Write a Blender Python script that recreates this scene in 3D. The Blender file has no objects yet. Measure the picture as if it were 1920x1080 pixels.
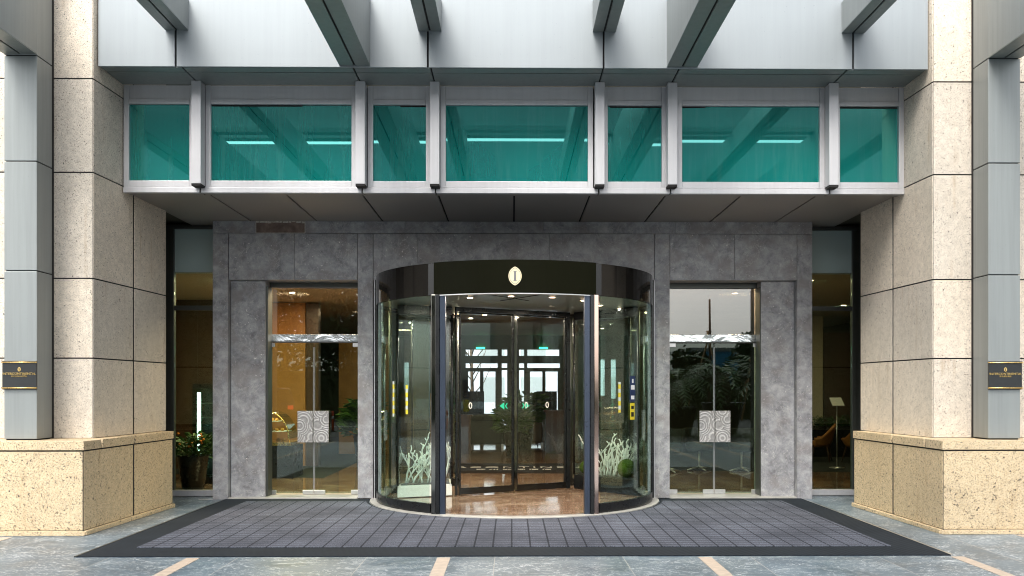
import bpy, bmesh, math, random
from mathutils import Vector, Matrix
random.seed(7)
R = math.radians
S = bpy.context.scene
C = S.collection

# ------------------------------------------------------------------ camera
cam = bpy.data.cameras.new('camera'); camo = bpy.data.objects.new('camera', cam); C.objects.link(camo)
cam.lens = 32.25; cam.sensor_width = 36; cam.shift_x = -0.01034; cam.shift_y = 0.0992
cam.clip_end = 1000; cam.clip_start = 0.05
camo.location = (-0.0362, -13.3895, 1.6); camo.rotation_euler = (R(90), 0, -0.0114)
S.camera = camo
# ------------------------------------------------------------------ world and sun (overcast)
W = bpy.data.worlds.new('World'); S.world = W; W.use_nodes = True
wn = W.node_tree.nodes; wl = W.node_tree.links
sky = wn.new('ShaderNodeTexSky'); sky.sky_type = 'NISHITA'; sky.sun_disc = False
sky.sun_elevation = R(52); sky.sun_rotation = R(200); sky.air_density = 1.0; sky.dust_density = 3.5; sky.ozone_density = 1.0
hsv = wn.new('ShaderNodeHueSaturation'); hsv.inputs['Saturation'].default_value = 0.22
wl.new(sky.outputs[0], hsv.inputs['Color']); wl.new(hsv.outputs[0], wn['Background'].inputs[0])
wn['Background'].inputs[1].default_value = 0.15
sl = bpy.data.lights.new('sun', 'SUN'); sl.energy = 1.3; sl.angle = R(25); sl.color = (1, .96, .9)
so = bpy.data.objects.new('sun', sl); C.objects.link(so)
az = R(200); el = R(52)   # same direction as the sky's sun
dirv = Vector((math.sin(az) * math.cos(el), math.cos(az) * math.cos(el), math.sin(el)))
so.rotation_euler = dirv.to_track_quat('Z', 'Y').to_euler()
S.view_settings.view_transform = 'Standard'; S.view_settings.look = 'None'
S.view_settings.exposure = 1.45; S.view_settings.gamma = 1
S.cycles.use_denoising = True; S.cycles.filter_width = 1.05
S.cycles.max_bounces = 10; S.cycles.diffuse_bounces = 4; S.cycles.glossy_bounces = 5
S.cycles.transmission_bounces = 6; S.cycles.transparent_max_bounces = 24
S.cycles.sample_clamp_indirect = 6; S.cycles.caustics_reflective = False; S.cycles.caustics_refractive = False

# ------------------------------------------------------------------ materials
class NT:
    def __init__(s, name):
        s.m = bpy.data.materials.new(name); s.m.use_nodes = True
        s.t = s.m.node_tree; s.b = s.t.nodes['Principled BSDF']; s.out = s.t.nodes['Material Output']
    def n(s, typ, **kw):
        x = s.t.nodes.new('ShaderNode' + typ)
        for k, v in kw.items():
            if k.startswith('i_'):
                key = k[2:]; key = int(key) if key.isdigit() else key.replace('_', ' ')
                s.put(x.inputs[key], v)
            else: setattr(x, k, v)
        return x
    def put(s, inp, v):
        if isinstance(v, bpy.types.NodeSocket): s.t.links.new(v, inp)
        else: inp.default_value = v
    def obj(s): return s.n('TexCoord').outputs['Object']
    def mapping(s, vec, scale=(1, 1, 1), loc=(0, 0, 0), rot=(0, 0, 0)):
        m = s.n('Mapping'); s.put(m.inputs[0], vec); m.inputs['Scale'].default_value = scale
        m.inputs['Location'].default_value = loc; m.inputs['Rotation'].default_value = rot; return m.outputs[0]
    def noise(s, vec, scale, detail=4, rough=.5, dist=0):
        x = s.n('TexNoise'); s.put(x.inputs['Vector'], vec); x.inputs['Scale'].default_value = scale
        x.inputs['Detail'].default_value = detail; x.inputs['Roughness'].default_value = rough
        x.inputs['Distortion'].default_value = dist; return x.outputs['Fac']
    def ramp(s, fac, pts, interp='LINEAR'):
        x = s.n('ValToRGB'); x.color_ramp.interpolation = interp; e = x.color_ramp.elements
        while len(e) < len(pts): e.new(0.5)
        for q, (p, c) in zip(e, pts):
            q.position = p; q.color = c if len(c) == 4 else (*c, 1)
        s.put(x.inputs[0], fac); return x.outputs[0]
    def mix(s, fac, a, b, mode='MIX'):
        x = s.n('MixRGB', blend_type=mode); s.put(x.inputs[0], fac)
        for i, v in ((1, a), (2, b)):
            s.put(x.inputs[i], v if isinstance(v, bpy.types.NodeSocket) or len(v) == 4 else (*v, 1))
        return x.outputs[0]
    def math(s, op, a, b=0.0, clamp=False):
        x = s.n('Math', operation=op, use_clamp=clamp); s.put(x.inputs[0], a); s.put(x.inputs[1], b); return x.outputs[0]
    def bump(s, h, strength=.2, dist=.005):
        x = s.n('Bump'); s.put(x.inputs['Height'], h); x.inputs['Strength'].default_value = strength
        x.inputs['Distance'].default_value = dist; s.t.links.new(x.outputs[0], s.b.inputs['Normal'])
    def set(s, **kw):
        for k, v in kw.items():
            s.put(s.b.inputs[k.replace('_', ' ')], v if isinstance(v, (bpy.types.NodeSocket, float, int)) or len(v) == 4 else (*v, 1))
        return s.m
BW = lambda v: (v, v, v)

def simple(name, col, rough=.5, metal=0., spec=.5, var=.06, scale=3., bump=0., streak=0.):
    t = NT(name); v = t.obj()
    n = t.noise(v, scale, 5, .6)
    k = t.ramp(n, [(.3, BW(1 - var)), (.7, BW(1 + var))])
    c = t.mix(1., (*col, 1), k, 'MULTIPLY')
    if streak:   # rain runs and dust on the sheet metal
        st = t.noise(t.mapping(v, scale=(9, 9, .35)), 1.6, 5, .65)
        c = t.mix(1., c, t.ramp(st, [(.35, BW(1 - streak)), (.6, BW(1 + streak * .3))]), 'MULTIPLY')
        sp = t.noise(v, 38, 2, .5); c = t.mix(t.ramp(sp, [(.72, BW(0)), (.76, BW(.35))]), c, [q * .6 for q in col])
    r = t.math('ADD', t.math('MULTIPLY', n, .16), rough - .08)
    if bump: t.bump(t.noise(v, scale * 30, 3), bump, .003)
    return t.set(Base_Color=c, Roughness=r, Metallic=metal, Specular_IOR_Level=spec)

def emit(name, col, strength):
    t = NT(name); return t.set(Base_Color=(*col, 1), Emission_Color=(*col, 1), Emission_Strength=float(strength))

def granite(name, base, fleck, speck_amt, warm):
    t = NT(name); v = t.obj(); g = t.n('NewGeometry').outputs['Random Per Island']
    off = t.n('CombineXYZ'); t.put(off.inputs[0], t.math('MULTIPLY', g, 37.)); t.put(off.inputs[2], t.math('MULTIPLY', g, 11.))
    va = t.n('VectorMath', operation='ADD'); t.put(va.inputs[0], v); t.put(va.inputs[1], off.outputs[0]); v2 = va.outputs[0]
    m1 = t.noise(v2, 14, 6, .65)
    c = t.mix(t.ramp(m1, [(.38, BW(0)), (.66, BW(1))]), base, [x * .82 for x in base])
    m2 = t.noise(t.mapping(v2, rot=(0, .6, .4), scale=(1, 1, 1.6)), 85, 4, .75)
    c = t.mix(t.ramp(m2, [(.52, BW(0)), (.62, BW(.9))]), c, fleck)
    m4 = t.noise(v2, 130, 3, .6)
    c = t.mix(t.ramp(m4, [(.58, BW(0)), (.68, BW(.45))]), c, (.62, .56, .48))
    m3 = t.noise(t.mapping(v2, loc=(3, 5, 1), rot=(.3, .5, .2), scale=(1, 1.2, 1.7)), 105, 3, .62)
    c = t.mix(t.ramp(m3, [(speck_amt, BW(0)), (speck_amt + .022, BW(1))]), c, (.035, .03, .028))
    m6 = t.noise(t.mapping(v2, loc=(9, 2, 4)), 46, 3, .65)
    c = t.mix(t.ramp(m6, [(speck_amt + .03, BW(0)), (speck_amt + .045, BW(1))]), c, (.03, .026, .022))
    # rusty runs and dirt
    st = t.noise(t.mapping(v, scale=(5, 5, .35)), 2.2, 4, .6)
    blot = t.noise(v2, 1.4, 3, .6)
    f = t.math('MULTIPLY', t.ramp(st, [(.56, BW(0)), (.7, BW(1))]), t.ramp(blot, [(.45, BW(0)), (.65, BW(.55))]))
    c = t.mix(f, c, warm)
    tone = t.ramp(g, [(0, (.87, .88, .89)), (.5, (.98, .97, .96)), (1, (1.06, 1.04, 1.0))])
    c = t.mix(1., c, tone, 'MULTIPLY')
    big = t.noise(v, .9, 3, .5)
    c = t.mix(1., c, t.ramp(big, [(.3, BW(.9)), (.7, BW(1.06))]), 'MULTIPLY')
    t.bump(m3, .12, .003)
    return t.set(Base_Color=c, Roughness=.62, Specular_IOR_Level=.35)

M = {}
M['granite'] = granite('cream_granite', (.82, .735, .62), (.40, .32, .24), .615, (.36, .22, .08))
M['granite_base'] = granite('golden_granite', (.76, .61, .40), (.42, .27, .11), .585, (.33, .19, .07))
M['joint'] = simple('dark_joint', (.012, .011, .011), .9)
M['metal_light'] = simple('pale_aluminium', (.285, .312, .324), .42, .25, .5, .03, .7, 0., .03)
M['metal_col'] = simple('grey_aluminium', (.265, .285, .28), .40, .35, .5, .04, .6, 0., .08)
M['metal_soffit'] = simple('soffit_aluminium', (.30, .275, .25), .45, .3, .5, .07, 1.1)
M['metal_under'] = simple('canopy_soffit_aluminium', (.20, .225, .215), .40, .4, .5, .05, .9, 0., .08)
M['metal_frame'] = simple('window_frame_aluminium', (.56, .555, .565), .36, .35, .5, .03, 2, 0., .05)
M['metal_dark'] = simple('dark_bronze_frame', (.075, .08, .072), .38, .5, .5, .06, 3)
M['black_metal'] = simple('black_metal', (.012, .013, .014), .28, .2, .5, .1, 4)
M['blue_metal'] = simple('bluish_anodised_metal', (.055, .07, .10), .3, .7, .5, .04, 4)
M['chrome'] = simple('polished_steel', (.62, .6, .57), .12, 1., .5, .03, 1.5)
M['drum_metal'] = simple('satin_ceiling_panel', (.34, .40, .40), .3, .6, .5, .05, 1.2)
M['mirror_dark_refl'] = simple('steel_dark_reflection', (.22, .22, .20), .08, 1., .5, .03, 1.5)  # polished steel with dark reflections put into its base colour
M['mirror_warm_refl'] = simple('steel_warm_reflection', (.55, .42, .36), .1, 1., .5, .03, 1.5)  # same polished steel, copper reflections painted into its colour
M['steel'] = simple('brushed_steel', (.62, .62, .61), .32, .9, .5, .05, 20)
M['gold'] = simple('gold_metal', (.85, .60, .22), .28, .9, .5, .08, 30)
M['plaque'] = simple('plaque_black', (.016, .018, .018), .38, 0, .5, .1, 3)
M['header'] = simple('olive_black_glass', (.006, .0063, .002), .4, 0, .06, .05, 1)
M['header_side'] = simple('polished_black', (.010, .009, .008), .06, 0, .45, .05, 1)
M['white'] = simple('white_paint', (.74, .76, .72), .6, 0, .4, .06, 30, .3)
M['coral'] = simple('white_branch', (.84, .88, .83), .7, 0, .3, .1, 20, .4)
M['moss'] = simple('moss', (.045, .085, .010), .95, 0, .1, .4, 40, 1.)
M['pebble'] = simple('dark_pebbles', (.03, .035, .033), .5, 0, .4, .5, 60, 1.)
M['wood'] = simple('warm_wood', (.42, .20, .06), .35, 0, .5, .15, 2)
M['wood_dark'] = simple('dark_wood', (.07, .035, .018), .35, 0, .5, .2, 2)
M['cream'] = simple('cream_plaster', (.55, .47, .34), .7, 0, .3, .05, 1)
M['taupe'] = simple('taupe_plaster', (.115, .11, .08), .7, 0, .3, .05, 1)
M['sage'] = simple('sage_bulkhead', (.62, .68, .66), .6, 0, .3, .06, .8)
M['leather'] = simple('tan_leather', (.34, .14, .035), .4, 0, .5, .1, 3)
M['dark_fabric'] = simple('dark_fabric', (.03, .035, .033), .8, 0, .3, .2, 10)
M['leaf'] = simple('leaf_green', (.05, .11, .022), .45, 0, .5, .45, 9)
M['leaf_dark'] = simple('tree_foliage', (.035, .062, .02), .5, 0, .4, .5, .8)
M['bark'] = simple('bark', (.12, .09, .06), .9, 0, .2, .3, 6, .6)
M['bamboo'] = simple('timber_pole', (.30, .19, .09), .7, 0, .3, .2, 6)
M['orange'] = simple('orange_plastic', (.80, .09, .02), .4, 0, .5, .05, 6)
M['flower'] = simple('orange_petal', (.85, .25, .03), .6, 0, .3, .2, 10)
M['car'] = simple('dark_car_paint', (.02, .028, .035), .15, .4, .8, .05, 3)
M['rubber'] = simple('rubber', (.015, .015, .015), .8, 0, .3, .2, 10)
M['pastry'] = simple('golden_pastry', (.75, .38, .10), .6, 0, .3, .4, 25)
M['blue_wall'] = simple('blue_hoarding', (.03, .25, .42), .6, 0, .4, .15, .4)
M['pale_building'] = simple('pale_facade', (.55, .6, .63), .6, 0, .4, .1, .3)
M['lamp'] = emit('lamp_glow', (1., .62, .38), 9)
M['tube'] = emit('cool_tube_glow', (.9, 1., .95), 5)
M['green_sign'] = emit('green_exit_glow', (.03, .8, .3), 2.0)
M['taillight'] = emit('red_tail_lamp', (1., .06, .03), 1.4)
M['green_mark'] = simple('green_sticker', (.03, .62, .36), .5)
M['yellow'] = simple('yellow_sticker', (.75, .62, .03), .5)
M['navy'] = simple('navy_sticker', (.012, .03, .09), .4)
M['red'] = simple('red_sticker', (.5, .02, .02), .5)
M['paper'] = simple('white_paper', (.75, .75, .73), .6)
M['ivory'] = simple('ivory_enamel', (.88, .76, .50), .35, 0, .5, .03, 5)
M['mid_grey'] = simple('grey_enamel', (.2, .2, .2), .4)
M['cab_black'] = simple('rotor_black', (.006, .007, .008), .35, 0, .4)

def stone():
    t = NT('grey_marble'); v = t.obj(); g = t.n('NewGeometry').outputs['Random Per Island']
    off = t.n('CombineXYZ'); t.put(off.inputs[0], t.math('MULTIPLY', g, 23.)); t.put(off.inputs[2], t.math('MULTIPLY', g, 17.))
    va = t.n('VectorMath', operation='ADD'); t.put(va.inputs[0], v); t.put(va.inputs[1], off.outputs[0]); v2 = va.outputs[0]
    a = t.noise(v2, 6.0, 10, .74, .3)
    c = t.ramp(a, [(.34, (.17, .17, .182)), (.45, (.275, .275, .29)), (.55, (.36, .36, .374)), (.68, (.50, .495, .50))])
    b = t.noise(t.mapping(v2, loc=(4, 1, 7)), 10, 7, .75, .8)
    c = t.mix(t.ramp(b, [(.54, BW(0)), (.68, BW(.7))]), c, (.42, .415, .40))
    w = t.noise(t.mapping(v2, loc=(8, 3, 2)), 3.2, 3, .55)
    c = t.mix(t.ramp(w, [(.48, BW(0)), (.64, BW(.65))]), c, (.25, .225, .215))
    # thin pale veins
    d = t.noise(v2, 1.6, 6, .6, 2.2)
    ve = t.math('ABSOLUTE', t.math('SUBTRACT', d, .5))
    c = t.mix(t.ramp(ve, [(.0, BW(.75)), (.008, BW(0))]), c, (.5, .49, .47))
    s1 = t.noise(v2, 30, 3, .65)
    gate = t.ramp(t.noise(v2, 2.6, 3, .6), [(.48, BW(0)), (.62, BW(1))])
    f = t.math('MULTIPLY', t.ramp(s1, [(.64, BW(0)), (.68, BW(1))]), gate)
    c = t.mix(f, c, (.78, .76, .73))
    t.bump(b, .06, .004)
    return t.set(Base_Color=c, Roughness=t.ramp(a, [(.3, BW(.34)), (.7, BW(.5))]), Specular_IOR_Level=.45)
M['stone'] = stone()
M['stone_brown'] = simple('worn_brown_stone', (.20, .145, .12), .7, 0, .3, .35, 9, .4)
M['stone_chip'] = simple('chipped_mortar', (.5, .47, .42), .9, 0, .2, .4, 30, .6)
M['threshold'] = simple('pale_threshold_stone', (.42, .41, .38), .32, 0, .5, .18, 5)

def paving():
    t = NT('blue_grey_slate'); v = t.obj()
    sep = t.n('SeparateXYZ'); t.put(sep.inputs[0], v); x, y = sep.outputs[0], sep.outputs[1]
    # slab index across (1.2 m) and along (2.4 m)
    ix = t.math('FLOOR', t.math('DIVIDE', t.math('ADD', x, .64 + 24), 1.222)); iy = t.math('FLOOR', t.math('DIVIDE', t.math('ADD', y, 60.), 2.4))
    cb = t.n('CombineXYZ'); t.put(cb.inputs[0], t.math('MULTIPLY', ix, 7.3)); t.put(cb.inputs[1], t.math('MULTIPLY', iy, 5.1))
    va = t.n('VectorMath', operation='ADD'); t.put(va.inputs[0], v); t.put(va.inputs[1], cb.outputs[0]); v2 = va.outputs[0]
    a = t.noise(v2, 1.8, 7, .6, .6)
    c = t.ramp(a, [(.3, (.062, .095, .125)), (.5, (.108, .152, .188)), (.7, (.17, .215, .248))])
    wn_ = t.n('TexWhiteNoise'); t.put(wn_.inputs[0], cb.outputs[0])
    c = t.mix(1., c, t.ramp(wn_.outputs['Value'], [(0, BW(.86)), (1, BW(1.12))]), 'MULTIPLY')
    d = t.noise(t.mapping(v2, rot=(0, 0, .5), scale=(1, 2.2, 1)), 2.6, 6, .62, 1.2)
    ve = t.math('ABSOLUTE', t.math('SUBTRACT', d, .5))
    gate = t.ramp(t.noise(v2, 2.2, 4, .6), [(.40, BW(0)), (.54, BW(1))])
    c = t.mix(t.math('MULTIPLY', t.ramp(ve, [(0, BW(1)), (.014, BW(0))]), gate), c, (.66, .70, .72))
    e = t.noise(t.mapping(v2, rot=(0, 0, .6), scale=(1, 2.4, 1)), 24, 3, .6, .5)
    c = t.mix(t.math('MULTIPLY', t.ramp(e, [(.60, BW(0)), (.63, BW(1))]), t.ramp(t.noise(v2, 1.3, 3), [(.38, BW(.2)), (.55, BW(1))])), c, (.62, .66, .7))
    # joints
    def line(co, per, off, w):
        m = t.math('FRACT', t.math('DIVIDE', t.math('ADD', co, off), per))
        return t.math('LESS_THAN', t.math('MULTIPLY', m, per), w)
    j = line(x, 1.222, .64 + 24 + .004, .008)
    c = t.mix(j, c, (.36, .36, .35))
    dirt = t.noise(v, .5, 4, .6)
    c = t.mix(1., c, t.ramp(dirt, [(.3, BW(.88)), (.7, BW(1.1))]), 'MULTIPLY')
    t.bump(a, .05, .01)
    return t.set(Base_Color=c, Roughness=t.ramp(a, [(.3, BW(.28)), (.7, BW(.46))]), Specular_IOR_Level=.5)
M['paving'] = paving()
M['strip'] = simple('beige_stone_strip', (.50, .41, .33), .5, 0, .4, .15, 14)
M['asphalt'] = simple('asphalt', (.05, .05, .052), .8, 0, .3, .3, 6, .3)

def marble_floor():
    t = NT('brown_marble'); v = t.obj()
    a = t.noise(v, 1.3, 8, .65, 1.4)
    c = t.ramp(a, [(.3, (.13, .072, .042)), (.5, (.235, .145, .095)), (.62, (.36, .26, .185)), (.75, (.24, .15, .10))])
    d = t.noise(v, 2.4, 5, .6, 2.5); ve = t.math('ABSOLUTE', t.math('SUBTRACT', d, .5))
    c = t.mix(t.ramp(ve, [(0, BW(.7)), (.012, BW(0))]), c, (.6, .5, .4))
    return t.set(Base_Color=c, Roughness=.06, Specular_IOR_Level=.6)
M['marble'] = marble_floor()

def mat_carpet():
    t = NT('blue_entrance_carpet'); v = t.obj(); sep = t.n('SeparateXYZ'); t.put(sep.inputs[0], v); x, y = sep.outputs[0], sep.outputs[1]
    n1 = t.noise(v, 260, 2, .6); n2 = t.noise(v, 60, 3, .7); n3 = t.noise(v, 1.1, 4, .6)
    c = t.mix(t.ramp(n1, [(.42, BW(0)), (.6, BW(1))]), (.022, .025, .034), (.185, .20, .248))
    c = t.mix(1., c, t.ramp(n2, [(.3, BW(.6)), (.7, BW(1.35))]), 'MULTIPLY')
    c = t.mix(1., c, t.ramp(n3, [(.3, BW(.62)), (.7, BW(1.35))]), 'MULTIPLY')
    fy = t.math('FRACT', t.math('DIVIDE', t.math('ADD', y, 50.), .125))
    rib = t.math('LESS_THAN', fy, .42)
    fade = t.ramp(t.noise(v, .8, 3, .5), [(.3, BW(.75)), (.65, BW(1))])
    c = t.mix(t.math('MULTIPLY', t.math('MULTIPLY', rib, fade), t.ramp(n2, [(.35, BW(.2)), (.6, BW(.65))])), c, (.022, .025, .034))
    fx = t.math('FRACT', t.math('DIVIDE', t.math('ADD', x, 50.02), .19))
    gr = t.math('LESS_THAN', fx, .095)
    c = t.mix(t.math('MULTIPLY', gr, .8), c, (.010, .012, .018))
    t.bump(n1, .5, .004)
    return t.set(Base_Color=c, Roughness=.95, Specular_IOR_Level=.15)
def mat_border():
    t = NT('ribbed_rubber_border'); v = t.obj()
    m = t.mapping(v, rot=(0, 0, R(45)))
    sep = t.n('SeparateXYZ'); t.put(sep.inputs[0], m)
    f1 = t.math('FRACT', t.math('DIVIDE', t.math('ADD', sep.outputs[0], 50.), .05))
    c = t.mix(t.math('LESS_THAN', f1, .5), (.018, .024, .031), (.011, .015, .020))
    c = t.mix(t.ramp(t.noise(v, 2, 4, .6), [(.4, BW(0)), (.7, BW(.6))]), c, (.022, .028, .036))
    return t.set(Base_Color=c, Roughness=.85, Specular_IOR_Level=.15)
M['carpet'] = mat_carpet(); M['mat_border'] = mat_border()
M['carpet_lobby'] = simple('black_lobby_mat', (.02, .018, .018), .9, 0, .2, .2, 40)

def glass(name, tint, refl, gcol=(1, 1, 1), rough=0.0):
    t = NT(name); t.t.nodes.remove(t.b)
    tr = t.n('BsdfTransparent'); tr.inputs[0].default_value = (*tint, 1)
    gl = t.n('BsdfGlossy'); gl.inputs[0].default_value = (*gcol, 1); gl.inputs['Roughness'].default_value = rough
    fr = t.n('Fresnel'); fr.inputs[0].default_value = 1.5
    bf = t.n('NewGeometry').outputs['Backfacing']   # the node inverts the index inside the pane, so undo that
    t.put(fr.inputs[0], t.math('SUBTRACT', 1.5, t.math('MULTIPLY', bf, 1.5 - 1 / 1.5)))
    fac = t.math('ADD', fr.outputs[0], refl, True)
    mx = t.n('MixShader'); t.put(mx.inputs[0], fac)
    t.t.links.new(tr.outputs[0], mx.inputs[1]); t.t.links.new(gl.outputs[0], mx.inputs[2])
    t.t.links.new(mx.outputs[0], t.out.inputs[0]); return t.m
M['glass'] = glass('door_glass', (.70, .83, .76), .010, (.95, 1, .98))
M['glass_refl'] = glass('coated_glass', (.92, .94, .91), .075)
M['glass_clear'] = glass('showcase_glass', (.97, .985, .98), .0)
M['glass_rotor'] = glass('rotor_glass', (.93, .96, .95), .008)
M['glass_side'] = glass('side_window_glass', (.70, .80, .74), .04, (.8, 1, .95))
M['glass_curved'] = glass('curved_door_glass', (.85, .93, .90), .02, (.85, 1, .96))
M['spandrel'] = simple('pale_spandrel_glass', (.46, .56, .54), .12, 0, .6, .06, .6)
def teal():
    t = NT('teal_spandrel_glass')
    v = t.obj(); n = t.noise(v, .5, 2)
    oi = t.n('ObjectInfo').outputs['Random']
    c = t.ramp(t.math('ADD', t.math('MULTIPLY', n, .6), t.math('MULTIPLY', oi, .4)), [(.3, (.0, .128, .112)), (.7, (.0, .158, .138))])
    dst = t.noise(t.mapping(v, scale=(7, 7, .5)), 1.5, 5, .65)
    c = t.mix(t.ramp(dst, [(.5, BW(0)), (.8, BW(.3))]), c, (.10, .24, .22))
    t.set(Base_Color=c, Roughness=.6, Specular_IOR_Level=0.)
    gl = t.n('BsdfGlossy'); gl.inputs[0].default_value = (.26, .84, .78, 1); gl.inputs['Roughness'].default_value = .012
    mx = t.n('MixShader'); mx.inputs[0].default_value = .30
    t.t.links.new(t.b.outputs[0], mx.inputs[1]); t.t.links.new(gl.outputs[0], mx.inputs[2])
    t.t.links.new(mx.outputs[0], t.out.inputs[0]); return t.m
M['teal'] = teal()
def wavy_plate():
    t = NT('embossed_silver'); v = t.obj()
    vo = t.n('TexVoronoi', feature='F1'); t.put(vo.inputs['Vector'], t.mapping(v, scale=(1, .001, 1))); vo.inputs['Scale'].default_value = 4.6
    w = t.math('SINE', t.math('MULTIPLY', vo.outputs['Distance'], 52.))
    c = t.mix(t.ramp(w, [(.15, BW(0)), (.75, BW(1))]), (.36, .35, .34), (.60, .585, .57))
    t.bump(w, .5, .004)
    return t.set(Base_Color=c, Roughness=.45, Metallic=.3)
M['plate'] = wavy_plate()
def warp_steel():
    t = NT('rippled_polished_steel'); v = t.obj()
    n = t.noise(t.mapping(v, scale=(1, 1, 1)), 2.3, 3, .5, 1.5)
    t.bump(n, .14, .2)
    return t.set(Base_Color=(.80, .84, .85), Roughness=.2, Metallic=1.)
M['ripple'] = warp_steel()
def hazard():
    t = NT('hazard_tape'); v = t.obj(); sep = t.n('SeparateXYZ'); t.put(sep.inputs[0], v)
    f = t.math('FRACT', t.math('DIVIDE', t.math('ADD', t.math('ADD', sep.outputs[2], 9.), t.math('MULTIPLY', sep.outputs[0], .5)), .12))
    c = t.mix(t.math('LESS_THAN', f, .45), (.75, .62, .04), (.03, .03, .03))
    return t.set(Base_Color=c, Roughness=.5)
M['hazard'] = hazard()
def dotted(name, per, a, b, thr=.55):
    t = NT(name); v = t.obj(); sep = t.n('SeparateXYZ'); t.put(sep.inputs[0], v)
    f = t.math('FRACT', t.math('DIVIDE', t.math('ADD', sep.outputs[2], 9.), per))
    c = t.mix(t.math('LESS_THAN', f, thr), a, b)
    return t.set(Base_Color=c, Roughness=.5)
M['tape'] = dotted('warning_tape', .11, (.72, .60, .05), (.55, .60, .58), .45)

# ------------------------------------------------------------------ mesh helpers
class MB:
    def __init__(s): s.v = []; s.f = []; s.sm = []
    def add(s, vs, fs, smooth=False):
        o = len(s.v); s.v += [tuple(p) for p in vs]; s.f += [tuple(i + o for i in f) for f in fs]; s.sm += [smooth] * len(fs); return s
    def box(s, x0, x1, y0, y1, z0, z1):
        if x0 > x1: x0, x1 = x1, x0
        return s.hexa([(x0, y0), (x1, y0), (x1, y1), (x0, y1)], z0, z1)
    def hexa(s, poly, z0, z1):
        n = len(poly)
        area = sum(poly[i][0] * poly[(i + 1) % n][1] - poly[(i + 1) % n][0] * poly[i][1] for i in range(n))
        if area < 0: poly = poly[::-1]
        vs = [(x, y, z0) for x, y in poly] + [(x, y, z1) for x, y in poly]
        fs = [tuple(range(n - 1, -1, -1)), tuple(range(n, 2 * n))] + [(i, (i + 1) % n, n + (i + 1) % n, n + i) for i in range(n)]
        return s.add(vs, fs)
    def slab(s, p0, p1, z0, z1, th):   # vertical slab on the line p0-p1, thickness to the left of p0->p1
        d = Vector((p1[0] - p0[0], p1[1] - p0[1])).normalized(); n = Vector((-d.y, d.x)) * th
        return s.hexa([p0, p1, (p1[0] + n.x, p1[1] + n.y), (p0[0] + n.x, p0[1] + n.y)], z0, z1)
    def prism(s, prof, a0, a1, axis='x'):   # prof in the plane normal to axis
        n = len(prof); L = []
        for a in (a0, a1):
            for p, q in prof:
                L.append({'x': (a, p, q), 'y': (p, a, q), 'z': (p, q, a)}[axis])
        return s.add(L, [tuple(range(n)), tuple(range(2 * n - 1, n - 1, -1))] + [((i + 1) % n, i, n + i, n + (i + 1) % n) for i in range(n)])
    def tube(s, pts, rad, seg=8, cap=True):
        pts = [Vector(p) for p in pts]; rr = rad if isinstance(rad, (list, tuple)) else [rad] * len(pts)
        vs = []; fs = []
        for i, p in enumerate(pts):
            d = (pts[min(i + 1, len(pts) - 1)] - pts[max(i - 1, 0)]).normalized()
            a = d.orthogonal().normalized() if i == 0 else (a - d * a.dot(d)).normalized()
            b = d.cross(a)
            for k in range(seg):
                t = 2 * math.pi * k / seg; vs.append(p + (a * math.cos(t) + b * math.sin(t)) * rr[i])
        for i in range(len(pts) - 1):
            for k in range(seg):
                fs.append((i * seg + k, i * seg + (k + 1) % seg, (i + 1) * seg + (k + 1) % seg, (i + 1) * seg + k))
        if cap: fs += [tuple(range(seg - 1, -1, -1)), tuple((len(pts) - 1) * seg + k for k in range(seg))]
        return s.add(vs, fs, True)
    def lathe(s, prof, cx=0, cy=0, seg=24, smooth=True):
        vs = []; fs = []; n = len(prof)
        for r, z in prof:
            for k in range(seg):
                t = 2 * math.pi * k / seg; vs.append((cx + r * math.cos(t), cy + r * math.sin(t), z))
        for i in range(n - 1):
            for k in range(seg): fs.append((i * seg + k, i * seg + (k + 1) % seg, (i + 1) * seg + (k + 1) % seg, (i + 1) * seg + k))
        fs += [tuple(range(seg - 1, -1, -1)), tuple((n - 1) * seg + k for k in range(seg))]
        return s.add(vs, fs, smooth)
    def arc(s, r0, r1, a0, a1, z0, z1, seg=24, c=(0, 0)):   # curved wall, degrees
        vs = []; fs = []
        for i in range(seg + 1):
            t = R(a0 + (a1 - a0) * i / seg)
            for r, z in ((r0, z0), (r1, z0), (r1, z1), (r0, z1)): vs.append((c[0] + r * math.cos(t), c[1] + r * math.sin(t), z))
        for i in range(seg):
            for k in range(4): fs.append((i * 4 + k, i * 4 + (k + 1) % 4, i * 4 + 4 + (k + 1) % 4, i * 4 + 4 + k))
        fs += [(0, 3, 2, 1), tuple(seg * 4 + k for k in range(4))]
        return s.add(vs, fs)
    def build(s, name, mat, parent=None, bev=0, smooth_angle=False):
        me = bpy.data.meshes.new(name); me.from_pydata(s.v, [], s.f)
        bm = bmesh.new(); bm.from_mesh(me); bmesh.ops.recalc_face_normals(bm, faces=bm.faces); bm.to_mesh(me); bm.free()
        for p, q in zip(me.polygons, s.sm): p.use_smooth = q
        me.materials.append(M[mat] if isinstance(mat, str) else mat)
        o = bpy.data.objects.new(name, me); C.objects.link(o)
        if parent: o.parent = parent; o.matrix_parent_inverse = Matrix.Translation(-Vector(parent.location)) if parent.parent is None else parent.matrix_parent_inverse
        if bev:
            b = o.modifiers.new('bevel', 'BEVEL'); b.width = bev; b.segments = 2; b.limit_method = 'ANGLE'; b.harden_normals = False
        return o
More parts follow.
